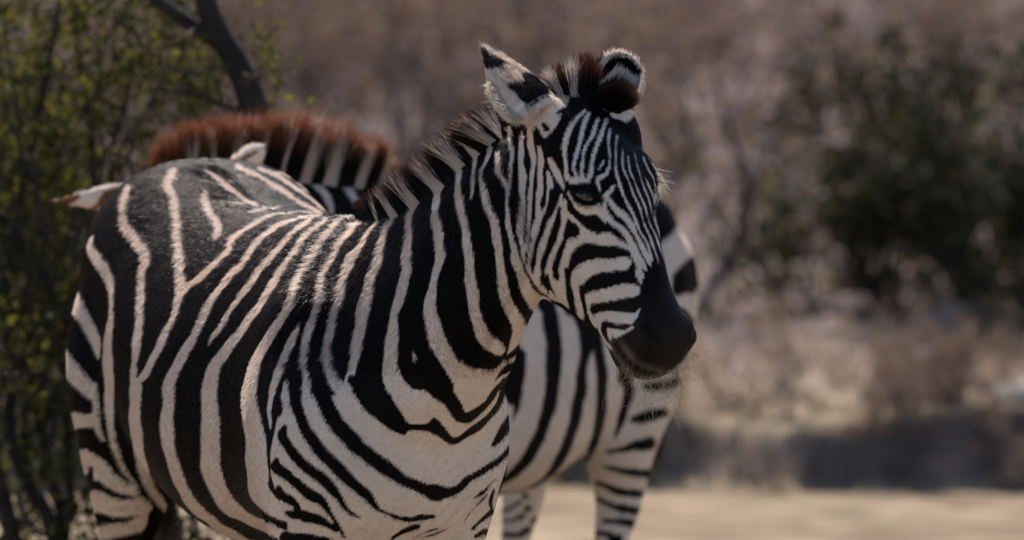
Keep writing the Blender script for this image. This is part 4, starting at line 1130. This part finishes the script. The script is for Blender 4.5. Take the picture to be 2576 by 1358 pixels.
# ------------------------------------------------------------------ plant materials
def leaf_material(name, c0, c1, trans=.45):
    m = bpy.data.materials.new(name); nt, lk = nodes(m); bs = nt['Principled BSDF']; out = nt['Material Output']
    gi = nt.new('ShaderNodeNewGeometry'); r = ramp(nt, None, [(0, c0), (1, c1)]); lk.new(gi.outputs['Random Per Island'], r.inputs['Fac'])
    lk.new(r.outputs[0], bs.inputs['Base Color']); bs.inputs['Roughness'].default_value = .75; bs.inputs['Specular IOR Level'].default_value = .15
    tr = nt.new('ShaderNodeBsdfTranslucent')
    br = nt.new('ShaderNodeMix'); br.data_type = 'RGBA'; br.blend_type = 'MULTIPLY'; br.inputs['Factor'].default_value = 1; br.inputs[7].default_value = (1.6, 1.55, .85, 1)
    lk.new(r.outputs[0], br.inputs[6]); lk.new(br.outputs[2], tr.inputs['Color'])
    mx = nt.new('ShaderNodeMixShader'); mx.inputs[0].default_value = trans
    lk.new(bs.outputs[0], mx.inputs[1]); lk.new(tr.outputs[0], mx.inputs[2]); lk.new(mx.outputs[0], out.inputs['Surface'])
    return m
def bark_material(name, c0, c1, scale=14):
    m = bpy.data.materials.new(name); nt, lk = nodes(m); bs = nt['Principled BSDF']
    tc = nt.new('ShaderNodeTexCoord'); n = nt.new('ShaderNodeTexNoise'); n.inputs['Scale'].default_value = scale; n.inputs['Detail'].default_value = 8
    lk.new(tc.outputs['Object'], n.inputs['Vector']); r = ramp(nt, None, [(.35, c0), (.65, c1)]); lk.new(n.outputs['Fac'], r.inputs['Fac'])
    lk.new(r.outputs[0], bs.inputs['Base Color']); bs.inputs['Roughness'].default_value = .9
    bp = nt.new('ShaderNodeBump'); bp.inputs['Strength'].default_value = .8; bp.inputs['Distance'].default_value = .01
    lk.new(n.outputs['Fac'], bp.inputs['Height']); lk.new(bp.outputs['Normal'], bs.inputs['Normal'])
    return m
M_BARK = bark_material('dark_thorn_bark', (.008, .006, .005), (.030, .020, .016))
M_TWIG = bark_material('dry_twig', (.085, .066, .066), (.18, .142, .138), 30)
M_LEAF = leaf_material('small_green_leaf', (.011, .014, .005), (.105, .102, .028), .40)
M_OLIVE = leaf_material('olive_leaf', (.012, .015, .008), (.042, .042, .020), .15)
M_DRYLEAF = leaf_material('withered_leaf', (.12, .084, .087), (.185, .135, .136), .3)
M_STRAW = leaf_material('dry_grass', (.15, .115, .096), (.25, .195, .160), .3)

def tubes(paths, nth=7, sub=3):
    V, F, off = [], [], 0
    for p in paths:
        v, f = tube(p, sub, nth)
        V.append(v); F += [tuple(i+off for i in q) for q in f]; off += len(v)
    return np.vstack(V), F
def twigs(paths, nth=3):
    A = np.array(paths, float); n, k = A.shape[:2]
    c, r = A[..., :3], A[..., 3]
    t = np.gradient(c, axis=1); t /= np.maximum(np.linalg.norm(t, axis=2, keepdims=True), 1e-9)
    ref = np.where(np.abs(t[..., :1]) < .8, np.array([1., 0, 0]), np.array([0, 1., 0]))
    a = np.cross(t, ref); a /= np.linalg.norm(a, axis=2, keepdims=True); b = np.cross(t, a)
    th = np.arange(nth)*2*math.pi/nth
    V = c[:, :, None] + r[:, :, None, None]*(np.cos(th)[:, None]*a[:, :, None] + np.sin(th)[:, None]*b[:, :, None])
    I = np.arange(n*k*nth).reshape(n, k, nth); J = np.roll(I, -1, 2)
    Q = np.stack([I[:, :-1], J[:, :-1], J[:, 1:], I[:, 1:]], -1)
    return V.reshape(-1, 3), Q.reshape(-1)
def leaves(ctr, dirs, size, rg, aspect=.5, fold=.25):
    """one bent quad pair per leaf"""
    n = len(ctr)
    d = dirs/np.maximum(np.linalg.norm(dirs, axis=1, keepdims=True), 1e-9)
    r = rg.normal(size=(n, 3)); s = np.cross(d, r); s /= np.maximum(np.linalg.norm(s, axis=1, keepdims=True), 1e-9)
    nn = np.cross(s, d); L = (size*rg.uniform(.6, 1.3, n))[:, None]; W = L*aspect*.5
    a = ctr; b = ctr + d*L*.5 + s*W + nn*W*fold; c = ctr + d*L; e = ctr + d*L*.5 - s*W + nn*W*fold
    V = np.stack([a, b, c, e], 1).reshape(-1, 3)
    return V, np.arange(4*n)
def branch(rg, p, d, length, r0, depth, paths, tipsout, wander=.25, kids=(2, 4), shrink=.62, up=.08):
    k = 4; pts = [np.concatenate([p, [r0]])]; q = p.copy(); dd = d.copy()
    for i in range(k):
        dd = unit(dd + rg.normal(0, wander, 3) + Up*up); q = q + dd*length/k
        pts.append(np.concatenate([q, [max(r0*(1-.55*(i+1)/k), .0008)]]))
        if depth <= 1: tipsout.append((q.copy(), dd.copy()))
    paths.append(pts)
    if depth <= 0: return
    for j in range(rg.integers(*kids)+0):
        i = rg.integers(1, k+1); b = pts[i][:3]
        nd = unit(dd + rg.normal(0, .75, 3))
        branch(rg, b, nd, length*shrink*rg.uniform(.7, 1.2), pts[i][3]*.6, depth-1, paths, tipsout, wander, kids, shrink, up)

# ------------------------------------------------------------------ thorn tree behind the rump
def tree_root(name, base, label, cat='tree', group=None):
    o = bpy.data.objects.new(name, None); COL.objects.link(o); o.location = base; o['label'] = label; o['category'] = cat; o.empty_display_size = .2
    if group: o['group'] = group
    return o
def part(name, V, F, mat, root, base, smooth=True):
    me = new_mesh(name, V-base, F) if not isinstance(F, np.ndarray) else mesh_from_arrays(name, V-base, F, np.full(len(F)//4, 4))
    if smooth: me.polygons.foreach_set('use_smooth', np.ones(len(me.polygons), bool))
    return link(name, me, mat, root)

rt = np.random.default_rng(21)
TY = 2.9
def px_path(pts, Y, r):
    """stem along picture points (u, v, dy, radius in px)"""
    return [np.concatenate([P(u, v, Y+dy), [rr*r]]) for u, v, dy, rr in pts]
pxm = 1.45/(1310*10/13.0)
base = P(60, 1358, TY); base[1] = TY; base[2] = float(height(base[0], TY)); 
stems = [
    [(20, 2900, 0, 46), (10, 2100, 0, 40), (40, 1500, 0, 34), (15, 1280, 0, 30), (-40, 1080, .1, 26), (-80, 800, .1, 22), (-60, 500, .1, 16)],
    [(60, 2900, .05, 40), (120, 1900, 0, 34), (140, 1380, 0, 28), (60, 1200, .05, 24), (20, 1050, .05, 22), (40, 930, .05, 18), (10, 820, .1, 16), (30, 600, .15, 14), (90, 330, .2, 12), (140, 60, .2, 10), (165, -120, .2, 8)],
    [(90, 2900, .1, 34), (170, 1900, .1, 26), (165, 1380, .1, 22), (120, 1160, .12, 18), (90, 1000, .12, 16), (60, 900, .1, 14)],
    [(150, 1420, .2, 22), (175, 1250, .2, 18), (165, 1000, .2, 15), (150, 820, .2, 14), (110, 690, .2, 16), (50, 590, .2, 14), (-40, 520, .2, 12)],
    [(0, 950, -.05, 12), (90, 945, -.05, 11), (165, 970, 0, 9), (230, 985, .05, 7)],
    [(70, 1000, .1, 12), (60, 1120, .1, 11), (110, 1300, .1, 12), (140, 1420, .1, 13)],
    [(230, 1000, .6, 16), (250, 800, .5, 13), (225, 600, .4, 12), (240, 420, .35, 11), (215, 250, .3, 9), (190, 60, .3, 8), (200, -80, .3, 7)],
    [(225, 600, .4, 11), (270, 480, .4, 9), (290, 330, .35, 8), (330, 190, .3, 7), (310, 30, .3, 6)],
    [(250, 520, .4, 9), (300, 400, .4, 8), (330, 330, .4, 7), (400, 250, .4, 6), (470, 200, .4, 5)],
]
for k in range(30):                                              # thin upright stems of the thicket
    u, v = rt.uniform(-120, 330), rt.uniform(620, 1200); du = rt.normal(10, 40); w = rt.uniform(4, 10)
    st = []
    for j in range(7):
        st.append((u, v, rt.uniform(-.05, .5) if j == 0 else st[0][2], w*(1-.1*j))); u += du + rt.normal(0, 22); v -= rt.uniform(70, 130)
    if st[-1][0] < 420: stems.append(st)
paths = [px_path(s, TY-.15, pxm*.5) for s in stems]
tw, tips = [], []
for s in paths[1:9]:
    for i in range(2, len(s)):
        for j in range(3):
            b = s[i][:3] + (s[i-1][:3]-s[i][:3])*rt.random()
            branch(rt, b, unit(rt.normal(0, 1, 3)*np.array([1, .6, .8])), rt.uniform(.22, .5), s[i][3]*.4, 2, tw, tips, .3, (1, 4))
# leaf sprays fill the photograph's leafy area
spr = []
for k in range(330):
    a = rt.random()
    if a < .66: u, v = rt.uniform(-160, 490), rt.uniform(-160, 520)
    elif a < .84: u, v = rt.uniform(-160, 330), rt.uniform(380, 720)
    else: u, v = rt.uniform(-160, 230), rt.uniform(680, 1360)
    if u > 330 + .35*max(0, 300-v)+60 and v > 330: continue
    if smooth_noise(np.array([[u/60, v/60, 0.]]), 1.5, 44)[0] < .02: continue
    p = P(u, v, TY + rt.uniform(.0, 1.0))
    spr.append(p)
for p in spr:
    branch(rt, p - np.array([rt.normal(0, .05), rt.normal(0, .05), .06]), unit(rt.normal(0, 1, 3)+Up*.5), rt.uniform(.10, .2), .0022, 1, tw, tips, .35, (2, 4), .7)
tc_ = np.array([t[0] for t in tips]); td_ = np.array([t[1] for t in tips])
keep = rt.random(len(tc_)) < 1.0
tc_, td_ = tc_[keep], td_[keep]
n_per = 3
lc = np.repeat(tc_, n_per, 0) + rt.normal(0, .013, (len(tc_)*n_per, 3)); ld = np.repeat(td_, n_per, 0) + rt.normal(0, .8, (len(tc_)*n_per, 3))
uvl = proj(lc)
ok = ~((uvl[:, 0] > 560) & (uvl[:, 1] > 60))
ok &= (uvl[:, 0] < 520 + .3*np.clip(300-uvl[:, 1], 0, 300)) 
lc, ld = lc[ok], ld[ok]
acacia = tree_root('thorn_tree', base, 'many-stemmed thorn tree with small green leaves beside the zebra rump')
V, F = tubes(paths, 10, 4); part('trunk', V, F, M_BARK, acacia, base)
V, F = twigs(tw); part('twigs', V, F, M_BARK, acacia, base)
V, F = leaves(lc, ld, np.full(len(lc), .029), rt, .55); part('crown', V, F, M_LEAF, acacia, base, False)
print('thorn tree leaves', len(lc), 'twigs', len(tw))

# leaning dark trunk
rt = np.random.default_rng(5)
LY = 2.6
pxm2 = 1/(1310*10/12.6)*.5
stem = [(760, 1900, .1, 100), (735, 1200, .1, 92), (705, 700, .05, 86), (668, 430, 0, 82), (645, 300, 0, 78), (622, 220, 0, 72), (590, 150, 0, 66), (555, 95, 0, 62), (525, 30, 0, 58), (505, -60, 0, 54), (470, -260, 0, 44), (440, -480, 0, 26), (425, -680, 0, 8)]
b1 = [(560, 110, 0, 52), (510, 82, 0, 44), (455, 45, 0, 38), (400, 5, 0, 34), (330, -60, .05, 30), (240, -160, .1, 22)]
b2 = [(640, 300, 0, 26), (560, 262, -.05, 20), (480, 235, -.1, 14), (400, 225, -.1, 10)]
b3 = [(600, 160, 0, 14), (540, 170, -.1, 11), (470, 185, -.15, 9), (400, 150, -.2, 7), (340, 100, -.2, 5)]
b4 = [(600, 175, 0, 7), (622, 190, -.1, 5), (645, 192, -.15, 3)]
b5 = [(630, 240, 0, 8), (650, 200, -.05, 6), (655, 175, -.05, 4)]
paths = [px_path(s, LY, pxm2) for s in (stem, b1, b2, b3, b4, b5)]
lb = P(760, 1900, LY+.1); lb[2] = float(height(lb[0], lb[1]))
paths[0].insert(0, np.concatenate([[lb[0]+.02, lb[1], lb[2]-.05], [110*pxm2]])) if paths[0][0][2] > lb[2] else None
tw, tips = [], []
for s in paths[1:]:
    for i in range(1, len(s)):
        for j in range(2): branch(rt, s[i][:3]+np.array([0, .06, 0]), unit(rt.normal(0, 1, 3)+np.array([-.5, .9, 0])), rt.uniform(.12, .3), s[i][3]*.35, 1, tw, tips, .3, (1, 4))
for (u, v) in ((648, 178), (655, 165), (640, 190), (606, 95), (600, 85), (425, 180), (440, 230), (460, 150), (500, 215), (380, 120), (560, 250)):
    for j in range(2): branch(rt, P(u, v, LY-.1), unit(rt.normal(0, 1, 3)), rt.uniform(.05, .10), .002, 1, tw, tips, .3, (1, 3))
tc_ = np.array([t[0] for t in tips]); td_ = np.array([t[1] for t in tips])
pk = rt.random(len(tc_)) < .5; tc_, td_ = tc_[pk], td_[pk]
lc = np.repeat(tc_, 3, 0) + rt.normal(0, .018, (len(tc_)*3, 3)); ld = np.repeat(td_, 3, 0) + rt.normal(0, .8, (len(tc_)*3, 3))
uvl = proj(lc); ok = ~((uvl[:, 0] > 480+.45*uvl[:, 1]) & (uvl[:, 0] < 600+.3*uvl[:, 1])); lc, ld = lc[ok], ld[ok]
leaning = tree_root('leaning_tree', lb, 'thick dark leaning trunk with a side limb and few leaves behind the rust-tipped mane')
V, F = tubes(paths, 14, 5); part('trunk', V, F, M_BARK, leaning, lb)
V, F = twigs(tw); part('twigs', V, F, M_BARK, leaning, lb)
V, F = leaves(lc, ld, np.full(len(lc), .022), rt, .55); part('crown', V, F, M_LEAF, leaning, lb, False)

# ------------------------------------------------------------------ shrubs, stones and dry grass beyond
def shrub_proto(name, seed, h, spread, leafmat, n_leaf, leaf_size, depth=3, stems_n=7):
    r = np.random.default_rng(seed); pw, tp = [], []
    for i in range(stems_n):
        a = r.uniform(0, 6.283); d = unit(np.array([math.cos(a)*spread, math.sin(a)*spread, 1.0]))
        branch(r, np.array([r.normal(0, .05), r.normal(0, .05), -.03]), d, h*r.uniform(.5, .8), .014*h, depth, pw, tp, .22, (2, 4), .6, .05)
    V1, F1_ = twigs(pw)
    c = np.array([t[0] for t in tp]); d = np.array([t[1] for t in tp])
    i = r.integers(0, len(c), n_leaf)
    V2, F2_ = leaves(c[i] + r.normal(0, .05*h, (n_leaf, 3)), d[i]+r.normal(0, .8, (n_leaf, 3)), np.full(n_leaf, leaf_size), r, .6)
    m1 = mesh_from_arrays('stems', V1, F1_, np.full(len(F1_)//4, 4)); m1.materials.append(M_TWIG if leafmat is not M_OLIVE else M_BARK)
    m2 = mesh_from_arrays('foliage', V2, F2_, np.full(len(F2_)//4, 4)); m2.materials.append(leafmat)
    return m1, m2
def plant(proto, name, loc, s, rz, label, cat, group=None):
    root = tree_root(name, loc, label, cat, group); root.scale = (s, s, s); root.rotation_euler = (0, 0, rz)
    for nm_, me in zip(('stems', 'foliage'), proto):
        o = bpy.data.objects.new(nm_, me); COL.objects.link(o); o.parent = root
    return root
DRY = [shrub_proto('dry', 31+i, 1.0, .75, M_DRYLEAF, 900, .045) for i in range(3)]
GREEN = [shrub_proto('green', 41+i, 1.0, .7, M_OLIVE, 3200, .05) for i in range(2)]
LITE = shrub_proto('lite', 51, 1.0, .7, M_LEAF, 1500, .045)
rs = np.random.default_rng(9)
def at_px(u, v): q = ground_at(u, v); return (q[0], q[1], float(height(q[0], q[1]))-.02)
for k, (u, v, s) in enumerate(((2230, 800, 1.05), (2420, 790, .95), (2580, 805, 1.0))):
    plant(GREEN[k % 2], 'dark_bush', at_px(u, v), s, k*1.7, 'dense dark olive-green bush growing on the terrace above the bank', 'bush', 'dark green bushes on the terrace')
for k, (u, v, s) in enumerate(((2030, 790, .85), (2470, 740, 1.1), (2190, 720, 1.2))):
    plant(LITE, 'leafy_bush', at_px(u, v), s, k*2.1, 'loose yellow-green bush among the dark bushes on the terrace', 'bush', 'yellow-green bushes on the terrace')
for k, (u, v, s) in enumerate(((-140, 600, 1.3), (40, 700, .9), (-40, 820, 1.0), (120, 800, .8), (20, 1010, .8), (150, 960, .7))):
    plant(GREEN[k % 2], 'shade_bush', at_px(u, v), s, k*1.3, 'dark bush seen through the stems of the thorn tree', 'bush', 'dark bushes behind the thorn tree')
q = P(470, 1300, 2.5); plant(GREEN[0], 'shade_filler_bush', (q[0], 2.5, float(height(q[0], 2.5))-.02), .46, .7, 'low dark bush added to fill the shaded gap under the belly of the near zebra, beside its hind leg', 'undergrowth')  # added bush, put in to darken the shaded gap behind the belly
for k in range(26):
    u = rs.uniform(1560, 2640); q = P(u, 1100, 10.0); yb = 8.85 + rs.uniform(-.1, .9)
    plant(DRY[k % 3], 'bank_scrub', (q[0]*(yb+10)/20, yb, float(height(q[0]*(yb+10)/20, yb))-.02), rs.uniform(.14, .40), rs.uniform(0, 6.28), 'small dry brown scrub growing on the low eroded bank', 'scrub', 'dry scrub on the bank')
cnt = 0
for k in range(85):
    u, v = rs.uniform(-250, 2850), rs.uniform(40, 760)
    if 1650 < u < 1870 and 470 < v < 760: continue
    q = at_px(u, v)
    if q[1] < 17 or q[1] > 75: continue
    s = rs.uniform(.6, 1.25)*(1+.014*(q[1]-14))
    plant(DRY[k % 3], 'dry_shrub', q, s, rs.uniform(0, 6.28), 'dry brown twiggy shrub on the slope behind the zebras', 'shrub', 'dry shrubs on the slope')
    cnt += 1
# bare arching limb tree on the slope
q = np.array(at_px(1770, 800)); ly = q[1]; pm = 1/(1310*10/(ly+10))*.5
pth = [px_path(s, ly, pm) for s in ([(1745, 815, 0, 40), (1790, 720, 0, 36), (1850, 620, 0, 34), (1880, 520, 0, 30), (1870, 420, 0, 26), (1830, 320, 0, 20), (1800, 180, 0, 14)],
                                   [(1880, 500, 0, 22), (1930, 400, .1, 18), (1960, 280, .1, 14), (2010, 150, .1, 10)], [(1760, 780, 0, 24), (1700, 660, .1, 20), (1690, 500, .1, 18), (1730, 380, .1, 15), (1720, 200, .1, 10)])]
tw, tips = [], []
for s in pth:
    for i in range(2, len(s)):
        for j in range(4): branch(rs, s[i][:3], unit(rs.normal(0, 1, 3)+Up*.3), rs.uniform(.35, .8), s[i][3]*.4, 2, tw, tips, .25, (1, 4))
arch = tree_root('bare_tree', q, 'bare brown tree with arching limbs standing on the terrace left of the dark bushes')
V, F = tubes(pth, 8, 4); part('trunk', V, F, M_TWIG, arch, q)
V, F = twigs(tw); part('twigs', V, F, M_TWIG, arch, q)
tc_ = np.array([t[0] for t in tips]); i = rs.integers(0, len(tc_), 1500)
V, F = leaves(tc_[i]+rs.normal(0, .06, (1500, 3)), rs.normal(0, 1, (1500, 3)), np.full(1500, .05), rs, .6); part('crown', V, F, M_DRYLEAF, arch, q, False)

# stones on the terrace and at the foot of the bank
M_STONE = bark_material('grey_brown_stone', (.11, .09, .085), (.20, .17, .155), 9)
def stone_mesh(seed):
    r = np.random.default_rng(seed); V, F = ellipsoid((0, 0, 0), (0, 0, .35), (.5, 0, 0), (0, .42, 0), 14, 9)
    V = V*(1+.22*smooth_noise(V, 5, seed)[:, None]+.08*smooth_noise(V, 12, seed+1)[:, None]); 
    return new_mesh('stone', V, F)
SM = [stone_mesh(s) for s in (1, 2, 3)]
for m in SM: m.materials.append(M_STONE)
for k, (u, v, s) in enumerate(((2430, 850, .40), (2340, 915, .20), (2500, 985, .16), (2220, 960, .10), (2560, 1010, .22))):
    q = at_px(u, v); o = bpy.data.objects.new('stone', SM[k % 3]); COL.objects.link(o)
    o.location = (q[0], q[1], q[2]+s*.12); o.scale = (s, s, s*.8); o.rotation_euler = (0, 0, k*1.3)
    o['label'] = 'grey-brown weathered stone lying on the dry ground behind the zebras'; o['category'] = 'stone'; o['group'] = 'stones on the dry ground'
# dry grass: blades in tufts over the terrace and slope
n_t = 2600
tu, ty = [], []
xx = rs.uniform(-9, 9, n_t); yy = 9.15 + rs.random(n_t)**1.6*27
nb = 9
bx = np.repeat(xx, nb) + rs.normal(0, .05, n_t*nb); by = np.repeat(yy, nb) + rs.normal(0, .05, n_t*nb)
bz = height(bx, by); keep = vnoise2(bx, by, 31, 1.3) > -.35
bx, by, bz = bx[keep], by[keep], bz[keep]
V, F = leaves(np.stack([bx, by, bz-.01], 1), np.stack([rs.normal(0, .35, len(bx)), rs.normal(0, .35, len(bx)), np.ones(len(bx))], 1), np.full(len(bx), .14), rs, .09)
gr = link('dry_grass', mesh_from_arrays('dry_grass', V, F, np.full(len(F)//4, 4)), M_STRAW); gr['kind'] = 'stuff'; gr['label'] = 'thin dry grass growing on the terrace and slope'; gr['category'] = 'grass'
